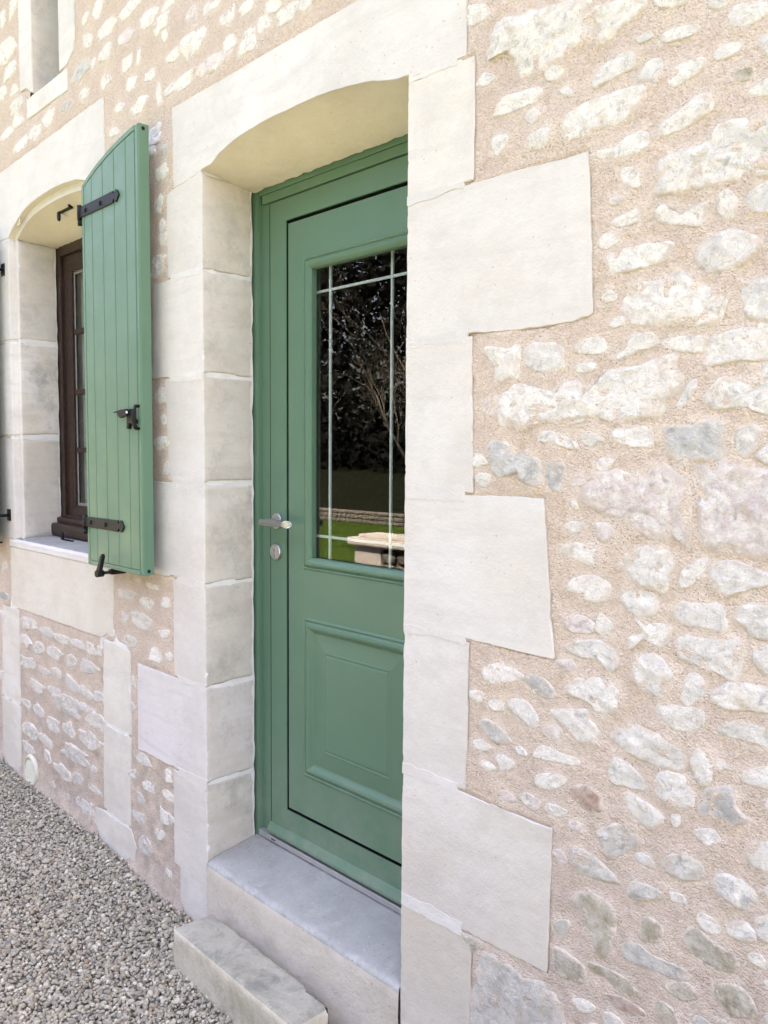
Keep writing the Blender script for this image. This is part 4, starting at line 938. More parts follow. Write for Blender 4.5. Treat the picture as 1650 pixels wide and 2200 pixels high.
m_.box(GX0, GX1, yp, 0.25, GZ1, PZ1); m_.box(GX0, GX1, yp, 0.25, LZ1, GZ0); m_.box(GX0, GX1, yp, 0.25, PZ0, LZ0)
m_.build('door_panel', M['paint'], door)
m_ = MB(); m_.rect_profile(GX0, GX1, GZ0, GZ1, [(0, yp), (0.001, 0.2045), (0.005, 0.2020), (0.008, 0.2035), (0.0095, 0.2060), (0.0115, 0.2050), (0.014, 0.2000), (0.020, 0.1965), (0.026, 0.1968), (0.031, 0.1995), (0.036, 0.2035), (0.0385, 0.2065), (0.0385, 0.226)])
m_.build('glazing_moulding', M['paint'], door)
m_ = MB(); m_.rect_profile(LX0, LX1, LZ0, LZ1, [(0, yp), (0.001, 0.2050), (0.006, 0.2025), (0.009, 0.2040), (0.011, 0.2065), (0.0135, 0.2050), (0.018, 0.2005), (0.025, 0.1990), (0.032, 0.2010), (0.037, 0.2060), (0.041, 0.2105), (0.046, 0.2130), (0.095, 0.2085), (0.099, 0.2072), (0.102, 0.2075), (0.105, 0.2088), (0.108, 0.2075), (0.112, 0.2068)], 0, True)
m_.build('raised_panel', M['paint'], door)
m_ = MB(); m_.box(GX0 + 0.03, GX1 - 0.03, 0.222, 0.226, GZ0 + 0.03, GZ1 - 0.03); m_.build('glass_pane', M['glass'], door)
for x in (0.3375, 0.6005):
    m_ = MB(); m_.box(x - 0.0040, x + 0.0040, 0.233, 0.240, 1.0, 1.91, 0, 0.0015); m_.build('glazing_bar', M['bar'], door)
for z in (1.829, 1.0745):
    m_ = MB(); m_.box(0.266, 0.70, 0.2342, 0.2392, z - 0.0040, z + 0.0040, 0, 0.0012); m_.build('glazing_bar', M['bar'], door)
m_ = MB(); m_.rect_profile(0.262, 0.715, 0.985, 1.920, [(0, 0.247), (0.0, 0.243), (0.014, 0.243), (0.014, 0.249)]); m_.build('glazing_spacer', M['spacer'], door)
m_ = MB(); m_.prism([(0, 0)], 0, 0) if False else None
m_.add([(0.072, 0.2075, 0.090), (0.072, 0.200, 0.086), (0.072, 0.190, 0.068), (0.072, 0.190, 0.060), (0.072, 0.2075, 0.060), (0.905, 0.2075, 0.090), (0.905, 0.200, 0.086), (0.905, 0.190, 0.068), (0.905, 0.190, 0.060), (0.905, 0.2075, 0.060)],
       [(0, 1, 6, 5), (1, 2, 7, 6), (2, 3, 8, 7), (3, 4, 9, 8), (4, 3, 2, 1, 0), (5, 6, 7, 8, 9)])
m_.build('rain_bar', M['paint'], door)
# handle and lock
HX, HZ = 0.1135, 1.113
m_ = MB(); m_.lathe_y(HX, HZ, [(0.026, 0.2081), (0.026, 0.199), (0.0245, 0.1975), (0.011, 0.1975)])
m_.tube([(HX, 0.199, HZ), (HX, 0.168, HZ), (HX - 0.001, 0.158, HZ)], 0.0095, 14)
n = 20; V = []; F = []
L0, L1 = 0.094, 0.232
prof = [(L0, 0.0086, 0), (L0 + 0.002, 0.0104, 0), (L0 + 0.022, 0.0106, 0), (L0 + 0.0225, 0.0112, 0), (L1 - 0.012, 0.0112, 0.6), (L1 - 0.011, 0.0118, 0.6), (L1, 0.0118, 1.0), (L1 - 0.0006, 0.0096, 1.0), (L1 - 0.012, 0.0092, 1.0)]
for x, r, sl in prof:
    for k in range(n):
        a = 6.28318 * k / n; V.append((x + sl * r * 0.9 * math.cos(a), 0.151 + r * math.cos(a), HZ - 0.002 + r * math.sin(a)))
for i in range(len(prof) - 1):
    for k in range(n): F.append((i * n + k, i * n + (k + 1) % n, (i + 1) * n + (k + 1) % n, (i + 1) * n + k))
F.append(tuple(range(n))); F.append(tuple((len(prof) - 1) * n + k for k in range(n))[::-1])
m_.add(V, F, 0, [True] * ((len(prof) - 1) * n) + [False, False]); m_.build('lever_handle', M['steel'], door)
m_ = MB(); KX, KZ = 0.1085, 1.0115
m_.lathe_y(KX, KZ, [(0.0262, 0.2081), (0.0262, 0.1985), (0.0245, 0.1962), (0.006, 0.1962)], 32); m_.build('lock_rose', M['steel'], door)
m_ = MB(); m_.lathe_y(KX, KZ + 0.006, [(0.0085, 0.1975), (0.0085, 0.1945), (0.0078, 0.1940)], 20); m_.box(KX - 0.005, KX + 0.005, 0.1948, 0.1975, KZ - 0.017, KZ)
m_.lathe_y(KX, KZ - 0.017, [(0.005, 0.1975), (0.005, 0.1948)], 12)
m_.box(KX - 0.001, KX + 0.001, 0.1936, 0.1945, KZ + 0.002, KZ + 0.0105, 1); m_.box(KX - 0.0052, KX + 0.0052, 0.1945, 0.1949, KZ - 0.0006, KZ + 0.0004, 1)
m_.build('lock_cylinder', [M['steel'], M['rubber']], door)
# frame
m_ = MB()
m_.box(-0.03, 0.0165, 0.1985, 0.25, 0.012, 2.30); m_.box(0.0165, 0.0205, 0.2005, 0.25, 0.012, 2.30); m_.box(0.0205, 0.0700, 0.2145, 0.25, 0.048, 2.148)
m_.box(0.961, 1.0, 0.1985, 0.25, 0.012, 2.30); m_.box(0.907, 0.961, 0.2145, 0.25, 0.048, 2.148)
m_.build('frame_stile', M['paint'], door)
m_ = MB()
m_.box(0.022, 0.960, 0.2025, 0.25, 2.166, 2.31); m_.box(0.034, 0.952, 0.2058, 0.25, 2.137, 2.1648)
m_.build('frame_head', M['paint'], door)
m_ = MB(); m_.box(-0.02, 0.98, 0.2275, 0.26, 0.02, 2.3); 
m_2 = MB(); m_2.rect_profile(-0.02, 0.985, 0.0, 2.31, [(0, 0.246), (0.105, 0.246)]); m_2.build('frame_gasket', M['rubber'], door)
m_ = MB(); m_.box(0.018, 0.95, 0.1945, 0.24, 0.0285, 0.0470, 0, 0.002)
m_.build('threshold_rail', M['alu'], door)
m_ = MB(); m_.box(0.02, 0.95, 0.2005, 0.23, 0.016, 0.0283); m_.box(0.074, 0.90, 0.2125, 0.23, 0.0472, 0.0635); m_.box(0.0635, 0.0727, 0.2128, 0.23, 0.066, 2.135); m_.build('shaded_gap_strips', M['rubber'], door)  # black strips stand in for the shaded gaps at rail, rain bar and leaf edge
m_ = MB(); m_.box(0.088, 0.112, 0.1938, 0.1948, 0.036, 0.0395); m_.build('drain_slot', M['rubber'], door)

# --- the window
wcore = MB()
wouter = MB(); stone_block(wouter, [(-1.90, 0.90), (-1.5915, 0.90), (-1.5915, 2.31), (-1.90, 2.31)], 0.003, 0.0285, 81, seg=0.04, jit=0.0006, bev=0.001, chip=0, side=0)
stone_block(wcore, [(-1.90, 0.90), (-1.5568, 0.90), (-1.5568, 2.31), (-1.90, 2.31)], 0.0292, 0.199, 83, seg=0.04, jit=0.0006, bev=0.001, chip=0, side=0, back=0.004)
wright = MB(); stone_block(wright, [(-0.6685, 0.90), (-0.50, 0.90), (-0.50, 2.31), (-0.6685, 2.31)], 0.003, 0.199, 85, seg=0.04, jit=0.0006, bev=0.001, chip=0, side=0)
wsur = wcore.build('window_surround', M['point'], house); wright.build('lime_pointing', M['point'], wsur); wouter.build('lime_pointing', M['point'], wsur)
for i, (nm, P) in enumerate(WBLOCKS):
    mb = MB(); left = P[0][0] < -1.2
    stone_block(mb, P, -0.001, 0.06 if left else 0.06, 500 + i * 5, side=0, rowstep=0.026)
    e = 0.034
    P2 = [(min(p[0], -1.3) + (e if abs(p[0] + 1.588) < 1e-6 else 0), p[1]) for p in P] if left else [(p[0] - (e if abs(p[0] + 0.672) < 1e-6 else 0), p[1]) for p in P]
    stone_block(mb, P2, 0.0262, 0.192, 502 + i * 5, back=0.006, ragged=0.012)
    mb.build(nm, [M['lime'], M['lime_side']], wsur)
mb = MB(); stone_block(mb, WLINTEL, -0.0005, 0.028, 560, jit=0.0015, side=2)
WIN_IN = [(-1.553, 2.283), (-1.50, 2.312), (-1.43, 2.338), (-1.357, 2.353), (-1.257, 2.362), (-1.13, 2.365)]; WIN_IN = WIN_IN + [(-2.26 - x, z) for x, z in WIN_IN[-2::-1]]
xo = np.linspace(0, 1, 60)
def samp(P): x = np.linspace(P[0][0], P[-1][0], 60); return x, np.interp(x, [q[0] for q in P], [q[1] for q in P])
(xa, za), (xb, zb) = samp(WARCH), samp(WIN_IN)
V = [(x, 0.0262, z + 0.002) for x, z in zip(xa, za)] + [(x, 0.0262, z) for x, z in zip(xb, zb)]
mb.add(V, [(i, i + 1, 61 + i, 60 + i) for i in range(59)], 0, False)
loft_soffit(mb, WIN_IN, 0.0262, 2.276, 0.203, 565, 1)
mb.build('lintel_stone', [M['lime'], M['soffit'], M['soffit']], wsur)
# sill and the apron under it
mb = MB(); xs = np.linspace(-1.655, -0.62, 70); V = []
sp = [(0.012, 0.886), (-0.001, 0.894), (-0.004, 0.902), (-0.0015, 0.908), (-0.0035, 0.916), (-0.003, 0.925), (0.002, 0.9305), (0.01, 0.932), (0.05, 0.934), (0.12, 0.939), (0.21, 0.944)]
for y, z in sp:
    p3 = np.stack([xs, np.full(70, y), np.full(70, z)], 1); d = 0.0016 * fbm(p3 * 26, 581, 3)
    V += [(xs[i], y + d[i], z - d[i]) for i in range(70)]
mb.add(V, [(r * 70 + i, r * 70 + i + 1, (r + 1) * 70 + i + 1, (r + 1) * 70 + i) for r in range(len(sp) - 1) for i in range(69)], [1 if r > 6 else 0 for r in range(len(sp) - 1) for i in range(69)], True)
mb.build('sill_stone', [M['lime'], M['slab']], wsur)
mb = MB(); stone_block(mb, APRON, -0.0012, 0.05, 590, jit=0.0028, side=0); mb.build('apron_stone', M['lime'], wsur, None, (1, 0.975, 0.89))
for i, (nm, P) in enumerate(BANDS):
    mb = MB(); stone_block(mb, P, 0.0006 - 0.0003 * (i % 2), 0.05, 600 + 3 * i, jit=0.005, bev=0.0008, side=0); mb.build(nm, M['lime'], wsur, None, (0.98, 0.96, 0.90))
for P in ([(-1.79, 0.1), (-1.60, 0.1), (-1.60, 0.20), (-1.79, 0.20)], [(-1.76, 0.57), (-1.59, 0.57), (-1.59, 0.66), (-1.76, 0.66)], [(-0.715, 0.25), (-0.53, 0.25), (-0.53, 0.32), (-0.715, 0.32)], [(-0.72, -0.1), (-0.54, -0.1), (-0.54, -0.04), (-0.72, -0.04)], [(-0.75, 0.56), (-0.515, 0.56), (-0.508, 0.617), (-0.60, 0.627), (-0.64, 0.665), (-0.75, 0.665)]):
    bm_ = MB(); stone_block(bm_, P, 0.0016, 0.03, 640, seg=0.03, chip=0, side=0); bm_.build('lime_joint', M['point'], wsur)
# joinery of the window
m_ = MB()
m_.rect_profile(-1.59, -0.67, 0.975, 2.30, [(0, 0.26), (0, 0.203), (0.062, 0.203), (0.066, 0.207), (0.066, 0.219), (0.100, 0.219), (0.104, 0.2225), (0.104, 0.26)])
window = m_.build('window', M['wood'], house, 'small-paned casement window of dark stained wood')
m_ = MB(); m_.rect_profile(-1.488, -0.772, 1.048, 2.197, [(0, 0.2215), (0.030, 0.2215), (0.034, 0.2245), (0.040, 0.2245), (0.040, 0.246)]); m_.build('sash_frame', M['wood'], window)
m_ = MB(); m_.box(-1.62, -0.64, 0.150, 0.24, 0.946, 1.004, 0, 0.014); m_.box(-1.60, -0.66, 0.178, 0.24, 1.004, 1.03, 0, 0.006); m_.build('drip_sill', M['wood'], window)
m_ = MB(); m_.box(-1.450, -0.81, 0.236, 0.240, 1.086, 2.16); m_.build('glass_pane', M['glass'], window)
for z in (1.885, 1.610, 1.345):
    m_ = MB(); m_.box(-1.449, -0.811, 0.229, 0.245, z - 0.012, z + 0.012, 0, 0.003); m_.build('glazing_bar', M['wood'], window)
m_ = MB(); m_.box(-1.155, -1.105, 0.2205, 0.246, 1.086, 2.16, 0, 0.003); m_.build('meeting_stile', M['wood'], window)
m_ = MB(); m_.rect_profile(-1.4475, -0.8125, 1.088, 2.157, [(0, 0.234), (0.004, 0.234), (0.004, 0.2352), (0.008, 0.2352), (0.008, 0.234), (0.012, 0.234), (0.012, 0.2355)]); m_.build('glazing_seal', M['seal'], window)
V = []; xs = np.linspace(-1.45, -0.81, 80)
for z in (1.0, 2.2): V += [(x, 0.275 + 0.010 * math.sin(x * 70) + 0.004 * math.sin(x * 173), z) for x in xs]
m_ = MB(); m_.add(V, [(i, i + 1, 81 + i, 80 + i) for i in range(79)], 0, True); m_.build('curtain', M['curtain'], window)

# --- the slit window above
m_ = MB(); m_.box(-1.283, -1.016, 0.34, 0.36, 2.80, 3.70); slit = m_.build('slit_window', M['dark'], house)
for i, (nm, P) in enumerate(UBLOCKS):
    mb = MB(); stone_block(mb, P, -0.001, 0.36, 660 + 4 * i, rowstep=0.03, side=1); mb.build(nm, [M['lime'], M['lime_side']], slit)

# --- the rest of the building behind the wall
m_ = MB(); m_.box(-6.0, 5.0, 5.6, 5.9, -0.45, 4.15); m_.box(-6.0, -5.7, 0.02, 5.6, -0.45, 4.15); m_.box(4.7, 5.0, 0.02, 5.6, -0.45, 4.15)
m_.add([(-6, 0.02, 4.15), (-6, 5.9, 4.15), (-6, 2.95, 5.6), (5, 0.02, 4.15), (5, 5.9, 4.15), (5, 2.95, 5.6)], [(0, 1, 2), (3, 5, 4)])
m_.build('outer_wall', M['mortar'], house)
m_ = MB(); m_.box(-5.69, 4.69, 0.40, 5.59, -0.3, -0.2); m_.box(-5.69, 4.69, 0.40, 5.59, 4.02, 4.1); m_.box(-5.69, 4.69, 3.2, 3.3, -0.2, 4.02)
m_.box(-5.69, -0.3, 0.37, 0.39, -0.3, 0.9); m_.build('room_lining', M['dark'], house)
m_ = MB()
for sgn in (0, 1):
    for k in range(16):
        a0, a1 = k / 16, (k + 1) / 16
        y0, z0 = -0.24 + 3.19 * a0, 4.06 + 1.60 * a0; y1, z1 = -0.24 + 3.19 * a1, 4.06 + 1.60 * a1
        if sgn: y0, y1 = 5.9 - y0, 5.9 - y1
        m_.add([(-6.2, y0, z0), (5.2, y0, z0), (5.2, y1, z1), (-6.2, y1, z1), (-6.2, y0, z0 + 0.05), (5.2, y0, z0 + 0.05), (5.2, y1, z1 + 0.03), (-6.2, y1, z1 + 0.03)],
               [(0, 1, 2, 3), (4, 5, 6, 7), (0, 1, 5, 4), (2, 3, 7, 6), (1, 2, 6, 5), (0, 3, 7, 4)])
m_.build('roof', M['roof'], house)

# ---------------------------------------------------------------- shutters
SH_ARC = [(-0.662, 2.288), (-0.617, 2.309), (-0.578, 2.323), (-0.535, 2.338), (-0.493, 2.350), (-0.449, 2.361), (-0.409, 2.370), (-0.37, 2.378), (-0.328, 2.385), (-0.288, 2.391), (-0.247, 2.394)]
def shutter(flip, label):
    fx = (lambda x: -2.325 - x) if flip else (lambda x: x)
    fp = lambda P: [(fx(x), z) for x, z in P]
    arc = lambda x, d=0.0: float(np.interp(x, [p[0] for p in SH_ARC], [p[1] for p in SH_ARC])) - d
    root = thing('window_shutter', label, 'shutter', (fx(-0.45), -0.06, 0.92), 'green board shutters of the arched window')
    X0, X1, YF, YB, ZB = -0.662, -0.246, -0.0800, -0.0420, 0.9195
    m_ = MB(); m_.prism(fp([(X0, ZB), (X1, ZB)] + SH_ARC[::-1]), YF + 0.0035, YB, 0, 0.0)
    m_.build('backing_board', M['paint'], root)
    xg = [-0.646, -0.583, -0.4995, -0.415, -0.332, -0.270]
    for a, b in zip(xg[:-1], xg[1:]):                                # five boards
        a2, b2 = a + 0.0012, b - 0.0012
        xs = [b2 + (a2 - b2) * k / 6 for k in range(7)]
        P = [(a2, ZB + 0.0165), (b2, ZB + 0.0165)] + [(x, arc(x, 0.0185)) for x in xs]
        m_ = MB(); m_.prism(fp(P), YF - 0.0003, YF + 0.005, 0, 0.0022); m_.build('plank', M['paint'], root)
    m_ = MB()                                                        # slim border
    m_.prism(fp([(X0, ZB), (-0.6472, ZB), (-0.6472, arc(-0.6472, 0.001)), (X0, arc(X0, 0.001))]), YF - 0.0010, YF + 0.006, 0, 0.0015)
    m_.prism(fp([(-0.2688, ZB), (X1, ZB), (X1, arc(X1)), (-0.2688, arc(-0.2688))]), YF - 0.0010, YB + 0.0005, 0, 0.005)
    m_.prism(fp([(-0.6470, ZB), (-0.2690, ZB), (-0.2690, ZB + 0.0155), (-0.6470, ZB + 0.0155)]), YF - 0.0010, YF + 0.006, 0, 0.0015)
    xs = [-0.6470 + 0.378 * k / 14 for k in range(15)]
    m_.prism(fp([(x, arc(x)) for x in xs] + [(x, arc(x, 0.0170)) for x in xs[::-1]]), YF - 0.0010, YF + 0.006, 0, 0.0015)
    m_.build('border_strip', M['paint'], root)
    for z0 in (1.077, 2.1955):                                       # strap hinges with spear tips
        P = [(-0.672, z0 + 0.0185), (-0.416, z0 + 0.0195), (-0.413, z0 + 0.010), (-0.405, z0 + 0.010), (-0.396, z0 + 0.021), (-0.386, z0 + 0.017), (-0.372, z0), (-0.386, z0 - 0.017), (-0.396, z0 - 0.021), (-0.405, z0 - 0.010), (-0.413, z0 - 0.010), (-0.416, z0 - 0.0195), (-0.672, z0 - 0.0185)]
        m_ = MB(); m_.prism(fp(P), YF - 0.0055, YF - 0.0004, 0, 0.001)
        for bx in (-0.626, -0.510): m_.lathe_y(fx(bx), z0, [(0.0095, YF - 0.005), (0.0085, YF - 0.0085), (0.004, YF - 0.0105)], 14)
        m_.tube([(fx(-0.676), YF - 0.003, z0 - 0.026), (fx(-0.676), YF - 0.003, z0 + 0.026)], 0.0085, 12)
        m_.build('strap_hinge', M['iron'], root)
        m_ = MB(); m_.tube([(fx(-0.676), YF - 0.003, z0 - 0.045), (fx(-0.676), YF - 0.003, z0 - 0.027)], 0.0075, 10)
        m_.tube([(fx(-0.676), YF - 0.003, z0 - 0.036), (fx(-0.676), -0.02, z0 - 0.036), (fx(-0.664), 0.004, z0 - 0.036)], 0.0075, 10)
        m_.box(min(fx(-0.690), fx(-0.652)), max(fx(-0.690), fx(-0.652)), -0.006, 0.004, z0 - 0.062, z0 - 0.008, 0, 0.002)
        m_.build('wall_pintle', M['iron'], root)
    # latch in the middle
    m_ = MB()
    m_.prism(fp([(-0.329, 1.412), (-0.315, 1.412), (-0.312, 1.429), (-0.268, 1.428), (-0.268, 1.442), (-0.292, 1.442), (-0.291, 1.471), (-0.298, 1.478), (-0.312, 1.479), (-0.322, 1.472), (-0.327, 1.453)]), YF - 0.012, YF - 0.0012, 0, 0.0015)
    m_.prism(fp([(-0.404, 1.468), (-0.404, 1.4705), (-0.383, 1.473), (-0.352, 1.477), (-0.315, 1.478), (-0.310, 1.456), (-0.333, 1.4525), (-0.356, 1.449), (-0.370, 1.455), (-0.382, 1.4685)]), YF - 0.022, YF - 0.0125, 0, 0.0015)
    m_.build('shutter_latch', M['iron'], root)
    m_ = MB()
    m_.tube([(fx(-0.258), YF - 0.014, 1.487), (fx(-0.2585), YF - 0.017, 1.478), (fx(-0.260), YF - 0.020, 1.455), (fx(-0.262), YF - 0.020, 1.438), (fx(-0.260), YF - 0.018, 1.424), (fx(-0.258), YF - 0.014, 1.411)], 0.006, 12, rs=[0.0062, 0.0052, 0.0075, 0.0088, 0.0060, 0.0072])
    m_.tube([(fx(-0.260), YF - 0.0005, 1.486), (fx(-0.260), YF - 0.016, 1.486)], 0.005, 8); m_.tube([(fx(-0.260), YF - 0.0005, 1.412), (fx(-0.260), YF - 0.016, 1.412)], 0.005, 8)
    m_.build('pull_handle', M['iron'], root)
    m_ = MB(); m_.lathe_y(fx(-0.306), 1.4665, [(0.0042, YF - 0.020), (0.0042, YF - 0.0235), (0.003, YF - 0.0242)], 12); m_.build('screw_head', M['white'], root)
    for z in (2.380, 0.934):
        m_ = MB(); m_.tube([(fx(X1 - 0.004), (YF + YB) / 2, z), (fx(X1 + 0.0012), (YF + YB) / 2, z)], 0.0062, 14); m_.build('edge_plug', M['iron'], root)
    return root
shutter(False, 'green board shutter with strap hinges folded back between the window and the door')
shutter(True, 'green board shutter on the far left side of the window, mostly out of the picture')

# iron holdback on the wall below the open shutter
def hb(fx, label):
    r = thing('shutter_holdback', label, 'shutter holdback', (fx(-0.50), -0.004, 0.905), 'black iron shutter holdbacks')
    m_ = MB(); m_.tube([(fx(-0.500), 0.02, 0.906), (fx(-0.503), -0.055, 0.905), (fx(-0.506), -0.098, 0.9045)], 0.0055, 10)
    m_.box(min(fx(-0.515), fx(-0.488)), max(fx(-0.515), fx(-0.488)), -0.076, -0.018, 0.897, 0.9145, 0, 0.003)
    m_.build('wall_spike', M['iron'], r)
    m_ = MB(); m_.tube([(fx(-0.507), -0.124, 0.903), (fx(-0.507), -0.098, 0.9035)], 0.0125, 14); m_.build('pivot_barrel', M['iron'], r)
    m_ = MB(); P = [(fx(-0.522), 0.905), (fx(-0.494), 0.899), (fx(-0.4735), 0.945), (fx(-0.4625), 0.968), (fx(-0.470), 0.977), (fx(-0.482), 0.969), (fx(-0.494), 0.945)]
    m_.prism(P, -0.1215, -0.1100, 0, 0.002); m_.build('tilting_lever', M['iron'], r)
hb(lambda x: x, 'black iron holdback with raised lever at the foot of the green shutter')
hb(lambda x: -2.26 - x, 'black iron holdback beside the window, outside the left edge of the picture')
# two small stop irons of the window
t = thing('shutter_stop', 'small black iron stop standing on the window sill', 'shutter stop', (-1.31, 0.12, 0.94), 'iron shutter stops of the window')
m_ = MB(); m_.box(-1.362, -1.262, 0.118, 0.130, 0.9395, 0.9455, 0, 0.0015); m_.build('stop_bar', M['iron'], t)
m_ = MB(); m_.prism([(-1.371, 0.941), (-1.352, 0.941), (-1.350, 0.962), (-1.3535, 0.973), (-1.3615, 0.977), (-1.3695, 0.973), (-1.373, 0.962)], 0.116, 0.124, 0, 0.0015); m_.build('stop_tab', M['iron'], t)
t = thing('shutter_stop', 'small black iron stop hanging under the window arch', 'shutter stop', (-1.15, 0.07, 2.345), 'iron shutter stops of the window')
m_ = MB(); m_.box(-1.205, -1.100, 0.066, 0.078, 2.334, 2.341, 0, 0.0015); m_.box(-1.108, -1.094, 0.064, 0.080, 2.334, 2.352, 0, 0.0015); m_.build('stop_bar', M['iron'], t)
m_ = MB(); m_.prism([(-1.214, 2.341), (-1.195, 2.341), (-1.193, 2.316), (-1.197, 2.306), (-1.2045, 2.302), (-1.212, 2.306), (-1.216, 2.316)], 0.063, 0.071, 0, 0.0015); m_.build('stop_tab', M['iron'], t)

# round vent cover low on the wall
t = thing('wall_vent', 'round cream plastic vent cover at the foot of the wall', 'vent', (-1.458, 0, -0.119))
VX, VZ = -1.458, -0.119
m_ = MB(); m_.lathe_y(VX, VZ, [(0.072, 0.004), (0.073, -0.004), (0.070, -0.012), (0.064, -0.014), (0.058, -0.012), (0.056, -0.006), (0.02, -0.006)], 40); m_.build('vent_rim', M['plastic'], t)
m_ = MB()
for k in range(7):
    z = VZ - 0.042 + k * 0.014; w = math.sqrt(max(0.0001, 0.054 ** 2 - (z - VZ) ** 2))
    m_.add([(VX - w, -0.0061, z - 0.004), (VX + w, -0.0061, z - 0.004), (VX + w, -0.012, z - 0.006), (VX - w, -0.012, z - 0.006), (VX - w, -0.0061, z + 0.005), (VX + w, -0.0061, z + 0.005)],
           [(0, 1, 2, 3), (3, 2, 5, 4), (0, 3, 4), (1, 5, 2)])
m_.build('louvre', M['plastic'], t)

# ---------------------------------------------------------------- loose stone step in front of the doorstep
def step_block():
    bm = bmesh.new(); bmesh.ops.create_cube(bm, size=1.0)
    bmesh.ops.subdivide_edges(bm, edges=bm.edges[:], cuts=1, use_grid_fill=True)
    A = {(-1, -1): (0.072, -0.171), (-1, 1): (0.088, -0.034), (1, -1): (0.662, -0.176), (1, 1): (0.668, -0.046)}
    ME = 46
    bm.free()
    V = []; F = []; idx = {}
    nu, nv, nw = 52, 14, 12
    def P(u, v, w):
        xl = 0.070 + 0.016 * v; xr = 0.678 + 0.004 * v
        yl = -0.172 + 0.136 * v; yr = -0.180 + 0.136 * v
        return np.array([xl + (xr - xl) * u, yl + (yr - yl) * u, -0.36 + (0.236 - 0.002 * v) * w])
    def key(i, j, k):
        if (i, j, k) in idx: return idx[i, j, k]
        u, v, w = i / nu, j / nv, k / nw; p = P(u, v, w)
        d = 0.0050 * fbm(p[None] * 12, 701, 3)[0] + 0.0016 * fbm(p[None] * 55, 705, 2)[0]
        n = np.array([(-1 if i == 0 else 1 if i == nu else 0), (-1 if j == 0 else 1 if j == nv else 0), (1 if k == nw else 0)], float)
        edge = int(i in (0, nu)) + int(j in (0, nv)) + int(k == nw)
        if edge: n /= np.linalg.norm(n)
        p = p + n * d
        if edge >= 2: p = p - n * (0.0045 + 0.007 * max(0, fbm(p[None] * 24, 709, 3)[0]))
        if j >= nv - 1 and u > 0.80: p[1] -= 0.016 * min(1, (u - 0.80) / 0.03) * (1 if k > nw - 5 else 0.4)      # broken back corner
        idx[i, j, k] = len(V); V.append(p); return idx[i, j, k]
    for i in range(nu):
        for j in range(nv): F.append(((key(i, j, nw), key(i + 1, j, nw), key(i + 1, j + 1, nw), key(i, j + 1, nw)), 0))
        for k in range(nw):
            F.append(((key(i, 0, k), key(i + 1, 0, k), key(i + 1, 0, k + 1), key(i, 0, k + 1)), 1))
            F.append(((key(i, nv, k), key(i, nv, k + 1), key(i + 1, nv, k + 1), key(i + 1, nv, k)), 1))
    for j in range(nv):
        for k in range(nw):
            F.append(((key(0, j, k), key(0, j, k + 1), key(0, j + 1, k + 1), key(0, j + 1, k)), 1))
            F.append(((key(nu, j, k), key(nu, j + 1, k), key(nu, j + 1, k + 1), key(nu, j, k + 1)), 1))
    mb = MB(); mb.add(V, [f for f, _ in F], [m for _, m in F], True)
    return mb.build('stone_step', [M['step'], M['step_side']])
tag(step_block(), 'rough rectangular stone block laid as a step in front of the doorstep', 'step')

# ---------------------------------------------------------------- ground and gravel
def axis(lo, hi, fine_lo, fine_hi, step):
    a = list(np.arange(fine_lo, fine_hi + 1e-6, step)); s = step * 2; x = fine_lo - s
    while x > lo: a.insert(0, x); s *= 1.7; x -= s
    a.insert(0, lo); s = step * 2; x = fine_hi + s
    while x < hi: a.append(x); s *= 1.7; x += s
    a.append(hi); return np.array(a)
gx, gy = axis(-600, 600, -3, 2.5, 0.1), axis(-600, 600, -3, 0.3, 0.1)
X, Y = np.meshgrid(gx, gy); Z = ground_z(X, np.minimum(Y, 0)) - 0.012
idx = np.arange(X.size).reshape(X.shape)
gr = np_mesh('ground', np.stack([X.ravel(), Y.ravel(), Z.ravel()], 1), np.stack([idx[:-1, :-1], idx[:-1, 1:], idx[1:, 1:], idx[1:, :-1]], -1).reshape(-1, 4), M['soil'], None, True)
gr['kind'] = 'structure'

